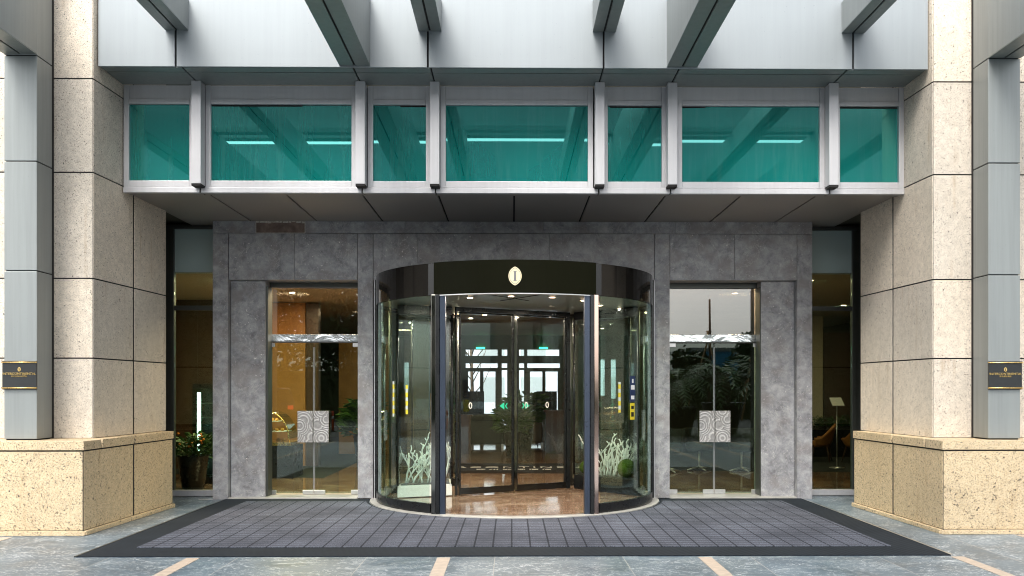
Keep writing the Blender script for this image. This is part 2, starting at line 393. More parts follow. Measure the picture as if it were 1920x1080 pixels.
# every mesh is authored in world coordinates; children cancel the root's own offset
def fixparent(o, root):
    o.parent = root; o.matrix_parent_inverse = Matrix.Identity(4)
class Thing:
    def __init__(s, name, label, cat, loc=(0, 0, 0), group=None, kind=None):
        e = bpy.data.objects.new(name, None); C.objects.link(e); e.location = loc; e.empty_display_size = .2
        e['label'] = label; e['category'] = cat
        if group: e['group'] = group
        if kind: e['kind'] = kind
        s.e = e; s.loc = Vector(loc)
    def part(s, mb, name, mat, bev=0, sub=None, label=None, local=False):
        o = mb.build(name, mat, None, bev)
        o.parent = sub if sub else s.e
        if not local: o.data.transform(Matrix.Translation(-s.loc))
        if label: o['label'] = label
        return o
def tag(o, label, cat, group=None, kind=None):
    o['label'] = label; o['category'] = cat
    if group: o['group'] = group
    if kind: o['kind'] = kind
    return o
def struct(o, label=None): 
    o['kind'] = 'structure'
    if label: o['label'] = label
    return o
def copy_tree(o, loc=None, rz=None, label=None, group=None, parent=None):
    c = o.copy(); C.objects.link(c)
    if parent: c.parent = parent
    if loc is not None: c.location = loc
    if rz is not None: c.rotation_euler = (0, 0, rz)
    if label: c['label'] = label
    if group: c['group'] = group
    for ch in list(o.children): copy_tree(ch, parent=c)
    return c
def text_mesh(body, size, name, mat, loc, parent_thing, sub=None, rot=(R(90), 0, 0), extrude=.002, spacing=1.0):
    cu = bpy.data.curves.new(name, 'FONT'); cu.body = body; cu.size = size; cu.align_x = 'CENTER'; cu.align_y = 'CENTER'
    cu.extrude = extrude; cu.space_character = spacing; cu.resolution_u = 4
    to = bpy.data.objects.new(name + '_tmp', cu); C.objects.link(to)
    dg = bpy.context.evaluated_depsgraph_get(); me = bpy.data.meshes.new_from_object(to.evaluated_get(dg))
    bpy.data.objects.remove(to); bpy.data.curves.remove(cu)
    mtx = Matrix.Translation(Vector(loc) - parent_thing.loc)
    for i, a in enumerate(rot): mtx = mtx @ Matrix.Rotation(a, 4, 'XYZ'[i])
    me.transform(mtx); me.materials.clear(); me.materials.append(M[mat]); me.name = name
    o = bpy.data.objects.new(name, me); C.objects.link(o); o.parent = sub if sub else parent_thing.e
    return o
def vesica(w, h, n=14):   # pointed oval outline (x, z)
    a = (h * h / 4 - w * w / 4) / w; r = a + w / 2; t0 = math.asin((h / 2) / r)
    pts = [(r * math.cos(t) - a, r * math.sin(t)) for t in [-t0 + 2 * t0 * i / n for i in range(n + 1)]]
    pts += [(-x, z) for x, z in pts[::-1]][1:-1]
    return pts

# ================================================================== ground
g = MB().box(-90, 90, -140, 60, -.5, 0).build('ground', 'paving'); struct(g)
for i, (x, y0) in enumerate(((-3.06, -4.66), (-.685, -4.66), (1.80, -4.66), (4.22, -4.66), (5.56, -3.36), (-5.5, -3.42), (6.62, -3.4), (-7.9, -3.4))):
    s_ = MB().box(x - .062, x + .062, -16, y0, 0, .004).build('paving_strip', 'strip'); struct(s_)
rd = MB().box(-90, 90, -34, -14, .0, .008).build('road', 'asphalt'); struct(rd)
for k in range(9):
    ln = MB().box(-30 + k * 7, -27.5 + k * 7, -25.6, -25.45, .008, .012).build('road_marking', 'paper'); struct(ln)
for k in range(3):
    tl = MB().box(-14, 14, -8.3 - k * 2.8, -8.22 - k * 2.8, 0.0, .003).build('paving_seam', 'strip'); struct(tl)

# ================================================================== doormat
MAT_X, RING = 4.19, 2.085
def ringpts(r, x_lim=None, n=40):
    return [(r * math.cos(R(180 + 180 * i / n)), r * math.sin(R(180 + 180 * i / n))) for i in range(n + 1)]
dm = Thing('entrance_mat', 'large dark blue ribbed mat with charcoal border in front of the doors', 'doormat', (0, -2.3, 0))
# border and carpet are one sheet each with the ring of the drum cut out
def ring_sheet(x, yf, yb, r, z0, z1):
    # polygon: outer rectangle in front of the wall with a half circle bitten out of its back edge
    poly = [(-x, yf), (x, yf), (x, yb)]
    arc = [p for p in ringpts(r)[::-1] if p[1] < yb]
    xb = math.sqrt(max(r * r - yb * yb, 0)); poly += [(xb, yb)] + arc + [(-xb, yb), (-x, yb)]
    return MB().hexa(poly, z0, z1)
def tri_build(mb):
    return mb
bsheet = dm.part(ring_sheet(MAT_X, -4.60, -.02, RING + .01, .0, .010), 'border', 'mat_border')
csheet = dm.part(ring_sheet(3.81, -4.12, -.33, RING + .05, .010, .016), 'carpet', 'carpet')
for s_ in (-1, 1):
    dm.part(MB().box(s_ * MAT_X, s_ * (MAT_X + .022), -4.60, -.02, 0, .012), 'edge_strip', 'steel' if s_ > 0 else 'metal_dark')
for o in (bsheet, csheet):
    bm = bmesh.new(); bm.from_mesh(o.data); bmesh.ops.triangulate(bm, faces=[f for f in bm.faces if len(f.verts) > 4]); bm.to_mesh(o.data); bm.free()

# ================================================================== granite piers
def mirror_pts(pts, s): return [(s * x, y) for x, y in pts]
ZJ = [1.04, 1.964, 2.889, 4.118, 5.205, 6.3, 7.6]
def pier(s):
    side = 'left' if s < 0 else 'right'
    lab = 'tall cream granite pier on a golden granite plinth, %s of the entrance' % side
    T = Thing('granite_pier', lab, 'pier', (s * 6.2, -1.9, 0), 'granite piers flanking the entrance')
    X = lambda y: 4.892 - (y + 2.70) * .052       # slight toe-in of the inner face
    g_ = .008; gy = .022
    core = MB().hexa(mirror_pts([(X(-2.70) + .007, -2.692), (14.4, -2.692), (14.4, -.752), (X(-.74) + .007, -.752)], s), 1.0, 7.6)
    T.part(core, 'joint_backing', 'joint')
    cl = MB()
    for z0, z1 in zip(ZJ[:-1], ZJ[1:]):
        a, b = z0 + (g_ if z0 > 1.1 else 0), z1 - g_
        # front face
        for x0, x1 in [(4.892 + g_, 5.98)] + [(5.98 + 2 * g_ + k * 1.2, 5.98 + k * 1.2 + 1.2) for k in range(7)]:
            cl.hexa(mirror_pts([(x0, -2.70), (x1, -2.70), (x1, -2.68), (x0, -2.68)], s), a, b)
        # inner side
        for y0, y1 in ((-2.70 + .016, -1.69 - gy), (-1.69 + gy, -.74)):
            cl.hexa(mirror_pts([(X(y0), y0), (X(y1), y1), (X(y1) + .02, y1), (X(y0) + .02, y0)], s), a, b)
        cl.hexa(mirror_pts([(X(-.74) + .03, -.742), (14.4, -.742), (14.4, -.74), (X(-.74) + .03, -.74)], s), a, b)
    T.part(cl, 'cladding', 'granite', .0025)
    # plinth
    P = lambda y: 4.728 - (y + 3.30) * .034
    T.part(MB().hexa(mirror_pts([(P(-3.30) + .006, -3.292), (14.4, -3.292), (14.4, -.9), (P(-.9) + .006, -.9)], s), 0.0, 1.0), 'plinth_backing', 'joint')
    pl = MB()
    def sd(y0, y1, z0, z1, pr=0): pl.hexa(mirror_pts([(P(y0) - pr, y0), (P(y1) - pr, y1), (P(y1) + .02, y1), (P(y0) + .02, y0)], s), z0, z1)
    pl.hexa(mirror_pts([(P(-3.3) + g_, -3.30), (14.4, -3.30), (14.4, -3.28), (P(-3.3) + g_, -3.28)], s), .058, .920)
    sd(-3.30 + .02, -2.06 - gy, .058, .920); sd(-2.06 + gy, -.886, .058, .920)
    T.part(pl, 'plinth', 'granite_base', .0025)
    pl = MB()
    # cap: a front piece and three side pieces with joints, closed on top
    pl.hexa(mirror_pts([(P(-3.3) - .012, -3.312), (14.4, -3.312), (14.4, -2.9 - gy), (P(-2.9) - .012, -2.9 - gy)], s), .936, 1.035)
    for y0, y1 in ((-2.9 + gy, -2.06 - gy), (-2.06 + gy, -.874)):
        pl.hexa(mirror_pts([(P(y0) - .012, y0), (14.4, y0), (14.4, y1), (P(y1) - .012, y1)], s), .936, 1.035)
    T.part(pl, 'plinth_cap', 'granite_base', .004)
    pl = MB()
    pl.hexa(mirror_pts([(P(-3.3) - .03, -3.33), (14.4, -3.33), (14.4, -3.28), (P(-3.3) + .02, -3.28)], s), 0, .052)
    for y0, y1 in ((-3.28, -2.06 - .003), (-2.06 + .003, -.86)):
        pl.hexa(mirror_pts([(P(y0) - .03, y0), (P(y1) - .03, y1), (P(y1) + .02, y1), (P(y0) + .02, y0)], s), 0, .052)
    T.part(pl, 'base_trim', 'granite_base', .008)
    T.part(MB().tube([(s * 5.53, -3.302, .49), (s * 5.53, -3.29, .49)], .009, 12), 'anchor_hole', 'joint')
pier(-1); pier(1)

# ================================================================== grey steel columns
def column(s):
    side = 'left' if s < 0 else 'right'
    T = Thing('clad_column', 'grey square metal clad column standing on the plinth at the %s edge' % side, 'column', (s * 5.51, -2.93, 1.035), 'grey metal columns')
    zj = [1.05, 2.93, 4.15, 5.33] if s < 0 else [1.05, 2.90, 4.16, 5.34]
    T.part(MB().box(s * 5.345, s * 5.677, -3.095, -2.78, 1.035, 7.2), 'joint_backing', 'joint')
    cl = MB()
    for z0, z1 in zip(zj[:-1], zj[1:]): cl.box(s * 5.33, s * 5.692, -3.11, -2.775, z0, z1 - .012)
    cl.box(s * 5.33, s * 5.692, -3.11, -2.775, zj[-1], 7.2)
    T.part(cl, 'cladding', 'metal_col', .004)
    T.part(MB().box(s * 5.345, s * 5.36, -2.775, -2.70, 1.04, 7.2), 'channel', 'joint')
column(-1); column(1)

# ================================================================== canopy
cn = Thing('canopy', 'pale metal entrance canopy with deep beams above the teal windows', 'canopy', (0, -2.6, 5.4))
cn.part(MB().box(-4.86, 4.86, -2.60, -2.0, 5.39, 7.6), 'joint_backing', 'joint')
fa = MB(); js = [-4.872, -3.97, -1.025, 1.04, 3.985, 4.872]
for a, b in zip(js[:-1], js[1:]): fa.box(a + (.011 if a > -4.8 else 0), b - (.011 if b < 4.8 else 0), -2.62, -2.595, 5.378, 7.62)
cn.part(fa, 'fascia', 'metal_light', .003)
so_ = MB(); jx = [-4.86, -3.90, -1.90, -.99, 1.035, 1.93, 3.92, 4.86]
for a, b in zip(jx[:-1], jx[1:]):
    so_.box(a + .010, b - .010, -2.594, -2.455, 5.372, 5.392)
    so_.box(a + .010, b - .010, -2.431, -1.99, 5.372, 5.392)
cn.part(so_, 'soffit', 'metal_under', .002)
BY = -11.2
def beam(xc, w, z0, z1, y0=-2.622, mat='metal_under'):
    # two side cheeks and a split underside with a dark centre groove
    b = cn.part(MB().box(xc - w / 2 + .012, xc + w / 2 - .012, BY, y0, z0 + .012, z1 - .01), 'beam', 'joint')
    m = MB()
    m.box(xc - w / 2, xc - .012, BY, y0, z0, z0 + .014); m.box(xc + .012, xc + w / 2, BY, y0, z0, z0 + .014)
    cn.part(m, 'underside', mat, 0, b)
    m = MB(); m.box(xc - w / 2, xc - w / 2 + .012, BY, y0, z0 + .0145, z1); m.box(xc + w / 2 - .012, xc + w / 2, BY, y0, z0 + .0145, z1)
    m.box(xc - w / 2 + .013, xc + w / 2 - .013, BY, y0, z1 - .009, z1)
    cn.part(m, 'cheeks', 'metal_col', 0, b)
for x in (-3.955, -1.0, 1.045, 3.98): beam(x, .27, 5.80, 6.16)
for x in (-1.88, 1.965): beam(x, .36, 5.395, 6.2)
for x in (-5.511, 5.511): beam(x, .362, 5.335, 6.2, -3.112)
for z0, z1 in ((6.05, 7.16), (7.30, 8.3)):
    cn.part(MB().box(-9.5, 9.5, BY - .3, BY - .005, z0, z1), 'front_girder', 'metal_light' if z0 < 7 else 'metal_col', .004)
cn.part(MB().box(-9.5, 9.5, -7.1, -6.9, 6.205, 6.3), 'purlin', 'metal_col', .003)

# ================================================================== window band
wb = Thing('window_band', 'horizontal band of seven teal glass windows in silver frames', 'window', (0, -2, 4.1))
wb.part(MB().box(-4.80, 4.80, -1.94, -1.2, 4.10, 5.36), 'backing', 'joint')
panes = [(-4.773, -4.028), (-3.765, -2.027), (-1.762, -1.106), (-.861, .906), (1.153, 1.826), (2.079, 3.797), (4.052, 4.789)]
fins = [-3.89, -1.893, -.985, 1.04, 1.932, 3.918]
for i, (a, b) in enumerate(panes):
    pm = MB().box(a - .01, b + .01, -1.957, -1.947, 4.17, 5.13); q0, q1 = [(.002, -.003), (-.003, .002), (.003, .001), (-.001, -.002), (.002, .003), (-.003, -.001), (.001, .003)][i]
    xm_, zm_ = (a + b) / 2, 4.65; pm.v = [(x, y + q0 * (x - xm_) / (b - a) + q1 * (z - zm_), z) for x, y, z in pm.v]
    wb.part(pm, 'pane', 'teal')
    fr = MB(); w = .06
    z0, z1 = 4.105, 5.365
    fr.box(a - w - .005, a, -2.0, -1.945, z0, z1); fr.box(b, b + w + .005, -2.0, -1.945, z0, z1)
    fr.box(a + .001, b - .001, -2.0, -1.945, z0, 4.185)
    fr.box(a + .001, b - .001, -2.0, -1.945, 5.135, 5.195)
    wb.part(fr, 'frame', 'metal_frame', .003)
    wb.part(MB().box(a + .002, b - .002, -1.985, -1.945, 5.198, 5.366), 'head_panel', 'metal_frame')
    wb.part(MB().box(a + .002, b - .002, -1.9565, -1.9555, 5.115, 5.135), 'gasket', 'joint')
for x in fins:
    f_ = wb.part(MB().box(x - .058, x + .058, -2.165, -2.005, 4.115, 5.368), 'mullion', 'metal_frame', .004)
    wb.part(MB().box(x - .056, x + .056, -2.163, -2.007, 4.088, 4.114), 'mullion_foot', 'joint', 0, f_)
sil = MB(); sx = [-4.845] + fins + [4.862]
for a, b in zip(sx[:-1], sx[1:]): sil.box(a + .008, b - .008, -2.012, -1.94, 4.035, 4.101)
wb.part(sil, 'sill', 'metal_frame', .003)

# ================================================================== lower soffit
sf = MB()
sf.box(-4.84, 4.84, -1.99, .5, 4.07, 4.10)
os_ = sf.build('entrance_soffit', 'joint'); 
EST = Thing('soffit', 'dark grey panelled metal soffit over the stone portal', 'soffit', (0, -1, 4.05))
os_.parent = EST.e; os_.data.transform(Matrix.Translation(-EST.loc)); os_.name = 'joint_backing'
m = MB()
for a, b in zip(sx[:-1], sx[1:]): m.box(a + .008, b - .008, -1.985, -1.80, 4.047, 4.071)
EST.part(m, 'front_panels', 'metal_soffit')
m = MB(); ks = [-4.83] + [k * .957 - .01 for k in range(-4, 5)] + [4.83]
for a, b in zip(ks[:-1], ks[1:]): m.box(a + .012, b - .012, -1.794, .48, 4.054, 4.071)
EST.part(m, 'panels', 'metal_soffit')
# building mass above the soffit and lobby roof
mass = MB(); mass.box(-14.3, 14.3, -.73, 18, 4.12, 7.6); mass.box(-9, 9, .56, 18, 3.7, 4.11)
om = mass.build('upper_floor', 'taupe'); tag(om, 'upper storey of the hotel behind the canopy and teal windows', 'building')

# ================================================================== stone portal
sp = Thing('stone_portal', 'mottled grey marble portal framing the glass doors', 'portal', (0, .2, 0))
m = MB()
m.box(-4.389, -4.168, 0, .5, 0, 3.874); m.box(4.14, 4.36, 0, .5, 0, 3.874)
for a, b in ((-4.389, -3.765), (-3.05, -1.6), (-1.596, .42), (.424, 2.35), (2.354, 4.36)): m.box(a, b, 0, .5, 3.880, 4.052)
sp.part(m, 'outer_frame', 'stone', .002)
sp.part(MB().box(-3.762, -3.054, .003, .5, 3.881, 4.052), 'frame_block', 'stone_brown', .004, label='worn brown block at the top of the portal frame')
m = MB(); random.seed(3)
x = -3.765
while x < -3.06:
    w_ = random.uniform(.03, .12); m.box(x, min(x + w_, -3.05), -.004, .01, 4.05 - random.uniform(.008, .03), 4.0535); x += w_ + random.uniform(0, .01)
m.box(-3.77, -3.05, -.002, .01, 3.875, 3.8835); m.box(-3.056, -3.045, -.002, .01, 3.88, 4.05); m.box(-3.767, -3.76, -.002, .01, 3.88, 4.05)
sp.part(m, 'chipped_mortar', 'stone_chip')
m = MB()
for a, b in ((-4.16, -3.21), (-3.206, -2.292)): m.box(a, b, .006, .5, 3.2, 3.874)
for a, b in ((2.275, 3.22), (3.224, 4.134)): m.box(a, b, .006, .5, 3.2, 3.874)
for a, b in ((-2.058, -1.42), (-1.417, .51), (.513, 2.044)): m.box(a, b, .006, .5, 3.2, 3.874)
sp.part(m, 'lintel', 'stone', .002)
for x0, x1 in ((-2.285, -2.064), (2.05, 2.268)):
    sp.part(MB().box(x0, x1, 0.0, .5, 0, 3.874), 'pilaster', 'stone', .003)
for x0, x1 in ((-4.16, -3.655), (3.64, 4.134)):
    sp.part(MB().box(x0, x1, .11, .5, 0, 3.197), 'jamb', 'stone', .003)
sp.part(MB().box(-4.6, -4.16, .008, .012, 0, .01), 'foot_strip', 'threshold')
for x0, x1 in ((-4.16, -2.29), (2.275, 4.134)):
    sp.part(MB().box(x0, x1, -.015, .108, 0, .03).box(max(x0, -3.652) if x0 < 0 else x0, x1 if x0 < 0 else 3.637, .109, .62, 0, .028), 'threshold', 'threshold', .003)

# ================================================================== side glass doors
def double_door(s):
    side = 'left' if s < 0 else 'right'
    T = Thing('double_glass_door', 'frameless double glass door with square embossed silver handle, %s of the revolving door' % side, 'door', (s * 3.0, .4, 0), 'glass doors beside the revolving door')
    xi, xo, xm = 2.30, 3.73, 3.005
    Y = .40
    B = lambda a, b, y0, y1, z0, z1, mb=None: (mb or MB()).box(s * a, s * b, y0, y1, z0, z1)
    m = B(xo - .01, xo + .07, Y - .10, Y + .06, .03, 3.2); B(xi - .01, xo + .07, Y - .06, Y + .06, 3.12, 3.196, m)
    B(3.625, 3.6555 if s < 0 else 3.641, .13, .385, .03, 3.12, m)
    T.part(m, 'frame', 'metal_dark', .003)
    T.part(B(xi, xo - .012, Y - .006, Y + .006, 2.43, 3.118), 'transom_pane', 'glass_refl')
    T.part(B(xi - .01, xo + .01, Y - .035, Y + .035, 2.318, 2.428), 'transom_bar', 'ripple', .004)
    T.part(B(xi, xo, Y - .03, Y + .03, 2.300, 2.3165), 'bar_lip', 'metal_dark')
    for a, b, hx in ((xi, xm - .006, xm - .232), (xm + .006, xo - .012, xm + .006)):
        L = T.part(B(a, b, Y - .006, Y + .006, .045, 2.295), 'door_leaf', 'glass')
        e = xo - .012 if a > xm else xi
        d = -1 if a > xm else 1
        # patch fittings at the four pivots and the centre locks
        pf = B(e, e + d * .125, Y - .018, Y + .018, 2.24, 2.297)
        B(e, e + d * .15, Y - .018, Y + .018, .032, .095, pf)
        c0 = xm + (.004 if a > xm else -.004); B(c0, c0 + (.165 if a > xm else -.165), Y - .018, Y + .018, .032, .095, pf)
        T.part(pf, 'patch_fitting', 'steel', .003, L)
        ed = B(a, a + .008, Y - .009, Y + .009, .1, 2.235) if a > xm else B(b - .008, b, Y - .009, Y + .009, .1, 2.235)
        T.part(ed, 'edge_seal', 'metal_light', 0, L)
        hp = T.part(B(hx, hx + .226, Y - .075, Y - .055, .812, 1.282), 'handle', 'plate', .003, L)
        T.part(B(hx + .02, hx + .05, Y - .055, Y - .006, .86, .9).box(s * (hx + .02), s * (hx + .05), Y - .055, Y - .006, 1.2, 1.24), 'handle_stud', 'steel', 0, L)
    T.part(B(xo - .03, xo - .012, Y - .03, Y - .008, .1, 3.11), 'edge_trim', 'metal_light')
    return T
double_door(-1); double_door(1)

# ================================================================== side windows
def side_window(s):
    side = 'left' if s < 0 else 'right'
    T = Thing('side_window', 'tall narrow dark framed window between the pier and portal, %s side' % side, 'window', (s * 4.85, .4, 0), 'tall windows beside the portal')
    Y = .40; B = lambda a, b, y0, y1, z0, z1, mb=None: (mb or MB()).box(s * a, s * b, y0, y1, z0, z1)
    m = B(5.085, 5.14, Y - .04, Y + .05, .1, 4.0); B(5.15, 5.4, Y - .0, Y + .06, 0, 4.05, m); B(4.36, 5.15, Y - .045, Y + .05, 4.0, 4.05, m)
    B(4.30, 5.084, Y - .04, Y + .04, 2.787, 2.855, m)
    T.part(m, 'frame', 'metal_dark', .003)
    T.part(B(4.30, 5.14, Y - .07, Y + .05, .01, .098), 'sill', 'metal_frame', .004)
    T.part(B(4.30, 5.084, Y - .006, Y + .006, 2.858, 3.352), 'pane', 'glass_side'); T.part(B(4.30, 5.084, Y - .006, Y + .006, 3.355, 3.998), 'spandrel_pane', 'spandrel')
    T.part(B(4.30, 5.084, Y - .006, Y + .006, .10, 2.785), 'pane', 'glass_side')
side_window(-1); side_window(1)

# ================================================================== lobby shell
fl = MB().box(-9, 9, .62, 18, 0.0, .02).box(-2.28, 2.26, .0, .62, 0, .018).build('lobby_floor', 'marble'); struct(fl)
dfl = MB().hexa([(-9, 4.6), (-3.4, 3.0), (-3.4, 18), (-9, 18)], .02, .024).hexa([(9, 3.6), (3.0, 4.6), (3.0, 18), (9, 18)], .02, .024).build('lobby_carpet', 'dark_fabric'); struct(dfl)
ce = MB().box(-9, 9, .5, 18, 3.40, 3.6).build('lobby_ceiling', 'cream'); struct(ce)
bk = MB()
# rear wall with window openings at Y 17
ops = [(-1.58, -.52, 2.72, 2.93), (-.38, -.2, 2.72, 2.93), (.2, .36, 2.72, 2.93), (.47, 1.53, 2.72, 2.93),
       (-1.58, -.52, 2.32, 2.47), (-.38, -.2, 2.32, 2.47), (.2, .36, 2.32, 2.47), (.47, 1.55, 2.32, 2.47)]
def wall_with_holes(mb, x0, x1, z0, z1, y0, y1, holes):
    xs = sorted({x0, x1, *[h[0] for h in holes], *[h[1] for h in holes]}); zs = sorted({z0, z1, *[h[2] for h in holes], *[h[3] for h in holes]})
    for a, b in zip(xs[:-1], xs[1:]):
        run = None
        for c, d in zip(zs[:-1], zs[1:]):
            inside = any(h[0] <= (a + b) / 2 <= h[1] and h[2] <= (c + d) / 2 <= h[3] for h in holes)
            if not inside: run = [c, d] if run is None else [run[0], d]
            if inside and run: mb.box(a, b, y0, y1, *run); run = None
        if run: mb.box(a, b, y0, y1, *run)
holes = ops + [(-1.5, -1.1, .3, 2.2), (-.99, -.59, .3, 2.2), (-.38, -.2, .3, 2.25), (.2, .36, .3, 2.25), (.56, .97, .3, 2.2), (1.07, 1.48, .3, 2.2)]
holes += [(-3.62, -3.45, 1.6, 2.5), (-3.27, -3.0, 1.6, 2.5), (2.9, 3.05, 1.4, 2.6), (3.24, 3.42, 1.3, 2.6)]
wall_with_holes(bk, -9, 9, 0, 3.4, 17, 17.2, holes)
struct(bk.build('rear_wall', 'taupe'))
sw = MB().box(-14.4, -9, -.7, 18, 0, 4.1).box(9, 14.4, -.7, 18, 0, 4.1).box(-9, -5.41, .4, .6, 0, 4.05).box(5.41, 9, .4, .6, 0, 4.05)
struct(sw.build('side_wall', 'taupe'))
blk = MB().box(-5.15, -4.40, .46, .6, 3.36, 3.99).box(4.38, 5.15, .46, .6, 3.36, 3.99)
struct(blk.build('bulkhead', 'sage'))

# ================================================================== revolving door
rv = Thing('revolving_door', 'large curved glass revolving door with dark olive header in the centre of the entrance', 'revolving door', (0, 0, 0))
RO = 1.995
# ring threshold and floor disc
rv.part(MB().arc(1.97, RING, 180, 360, 0, .022, 48), 'threshold_ring', 'threshold', .003)
disc = MB(); disc.hexa([(1.97 * math.cos(R(a)), 1.97 * math.sin(R(a))) for a in range(180, 361, 4)], 0, .024)
disc.box(-1.97, 1.97, .0005, .0, 0, .0)
disc = MB().hexa([(1.97 * math.cos(R(a)), 1.97 * math.sin(R(a))) for a in range(180, 361, 4)], 0, .020)
rv.part(disc, 'drum_floor', 'marble')
rv.part(MB().arc(1.93, 1.95, 240.5, 299.5, .021, .025, 24), 'floor_trim', 'steel')
a_post = math.degrees(math.acos(1.01 / RO))   # half-opening angle measured from +x
aL0, aL1 = 180, 180 + a_post; aR0, aR1 = 360 - a_post, 360
# header
rv.part(MB().arc(RO - .05, RO + .012, 180 + a_post - .6, 360 - a_post + .6, 2.80, 3.215, 28), 'header', 'header', .003)
for a0, a1 in ((176, 180 + a_post - .7), (360 - a_post + .7, 364)):
    rv.part(MB().arc(RO - .05, RO, a0, a1, 2.80, 3.21, 24), 'header_wing', 'header_side', .003)
rv.part(MB().arc(RO - .06, RO + .016, 180 + a_post, 360 - a_post, 2.788, 2.80, 28), 'header_lip', 'steel')
# top cover and drum ceiling
top = MB().hexa([(1.97 * math.cos(R(a)), 1.97 * math.sin(R(a))) for a in range(0, 360, 6)], 2.84, 2.9)
rv.part(top, 'drum_ceiling', 'drum_metal')
rv.part(MB().lathe([(.02, 2.905), (1.98, 2.905), (1.98, 3.19), (.02, 3.19)], seg=48, smooth=False), 'drum_roof', 'black_metal')
# ceiling ribs
rib = MB()
rib.tube([(-.6, -1.85, 2.838), (.2, -.6, 2.838)], .006, 4); rib.tube([(.6, -1.85, 2.838), (-.2, -.6, 2.838)], .006, 4)
rv.part(rib, 'ceiling_seam', 'joint')
lampspots = [(-.60, -1.06), (-.05, -1.28), (.50, -1.14), (.95, -.70), (-.94, 1.55), (-.49, 1.75), (.60, 1.75), (-1.32, .39), (-1.45, 1.0), (1.60, .5), (1.35, 1.3), (1.25, .05)]
for x, y in lampspots:
    d_ = rv.part(MB().lathe([(.06, 2.832), (.062, 2.841)], x, y, 20), 'downlight', 'steel')
    rv.part(MB().lathe([(.036, 2.828), (.036, 2.8315)], x, y, 16), 'lens', 'lamp', 0, d_)
    L = bpy.data.lights.new('drum_lamp', 'AREA'); L.shape = 'DISK'; L.size = .07; L.energy = 9; L.color = (1, .86, .7)
    lo = bpy.data.objects.new('drum_lamp', L); C.objects.link(lo); lo.parent = d_; lo.location = (x, y, 2.82)
# emblem
em = rv.part(MB().prism([(x, 3.008 + z) for x, z in vesica(.165, .235)], -RO - .028, -RO - .012, 'y'), 'emblem', 'ivory', .002, label='pointed oval ivory emblem with a grey letter')
rim = MB(); o_ = vesica(.145, .206); i_ = vesica(.139, .198)
for k in range(len(o_)):
    k2 = (k + 1) % len(o_); rim.prism([(o_[k][0], 3.008 + o_[k][1]), (o_[k2][0], 3.008 + o_[k2][1]), (i_[k2][0], 3.008 + i_[k2][1]), (i_[k][0], 3.008 + i_[k][1])], -RO - .0305, -RO - .0283, 'y')
rv.part(rim, 'emblem_rim', 'mid_grey', 0, em)
I = MB(); Yl = (-RO - .032, -RO - .0285)
I.prism([(-.014, 2.955), (.014, 2.955), (.014, 3.06), (-.014, 3.06)], *Yl, 'y')
I.prism([(-.027, 2.947), (.027, 2.947), (.013, 2.9548), (-.013, 2.9548)], *Yl, 'y'); I.prism([(-.013, 3.0602), (.013, 3.0602), (.027, 3.068), (-.027, 3.068)], *Yl, 'y')
rv.part(I, 'letter', 'mid_grey', 0, em)
# posts at the opening
for s in (-1, 1):
    px, py = s * 1.01, -1.745
    rv.part(MB().box(s * .958, s * 1.006, py - .03, py + .16, 0, 2.80), 'post', 'black_metal', .004)
    rv.part(MB().box(s * .880, s * .957, py - .02, py + .12, 0, 2.80), 'post', 'blue_metal', .012)
    rv.part(MB().box(s * 1.007, s * 1.060, py - .028, py + .06, 0.0, 2.80), 'post', 'mirror_dark_refl' if s < 0 else 'mirror_warm_refl', .004)
    # curved side glass with rails
    a0, a1 = (181, 180 + a_post - 3.5) if s < 0 else (360 - a_post + 3.5, 359)
    rv.part(MB().arc(RO - .035, RO - .023, a0, a1, .10, 2.80, 28), 'curved_pane', 'glass_curved')
    rv.part(MB().arc(RO - .055, RO - .003, a0 - 1 if s < 0 else a0 - 1.0, a1 + 1, .022, .145, 28), 'bottom_rail', 'black_metal', .004)
    # wall jamb channels
    m = MB().box(s * 2.035, s * 2.049, .0, .5, 0, 3.198); rv.part(m, 'wall_channel', 'metal_frame')
    m = MB().box(s * 1.998, s * 2.034, -.03, .4, .02, 3.198); rv.part(m, 'side_jamb', 'black_metal', .003)
    # rear half of the drum
    b0, b1 = (2, 62) if s > 0 else (118, 178)
    rv.part(MB().arc(RO - .035, RO - .023, b0, b1, .10, 2.80, 24), 'rear_curved_pane', 'glass_curved')
    rv.part(MB().arc(RO - .055, RO - .003, b0, b1, .022, .14, 24), 'rear_rail', 'black_metal')
    rv.part(MB().arc(RO - .055, RO, b0, b1, 2.78, 3.2, 24), 'rear_header', 'header_side')
    for a in ((3, 10, 17, 62) if s > 0 else (177, 170, 163, 118)):
        rv.part(MB().tube([(1.98 * math.cos(R(a)), 1.98 * math.sin(R(a)), .1), (1.98 * math.cos(R(a)), 1.98 * math.sin(R(a)), 2.8)], .02 if a not in (62, 118) else .04, 8), 'upright', 'metal_dark' if a not in (10, 170) else 'steel')
    # safety strips stuck on the curved glass
for a_, z0, z1 in ((214.2, 1.24, 1.71), (223.6, 1.28, 1.66), (313.2, 1.30, 1.70)):
    rv.part(MB().arc(RO - .022, RO - .020, a_, a_ + 1.3, z0, z1, 2), 'warning_strip', 'tape')
nt = rv.part(MB().arc(RO - .022, RO - .020, 320.6, 324.6, 1.44, 1.78, 3), 'notice_sticker', 'navy', label='navy notice sticker on the right curved glass')
rv.part(MB().arc(RO - .0198, RO - .0188, 321.2, 324.0, 1.60, 1.66, 3).arc(RO - .0198, RO - .0188, 321.4, 323.8, 1.47, 1.52, 3).arc(RO - .0198, RO - .0188, 322.0, 323.2, 1.69, 1.74, 3), 'notice_lettering', 'paper', 0, nt)
nt = rv.part(MB().arc(RO - .022, RO - .020, 320.8, 324.0, 1.20, 1.42, 3), 'notice_sticker', 'yellow', label='yellow notice sticker on the right curved glass')
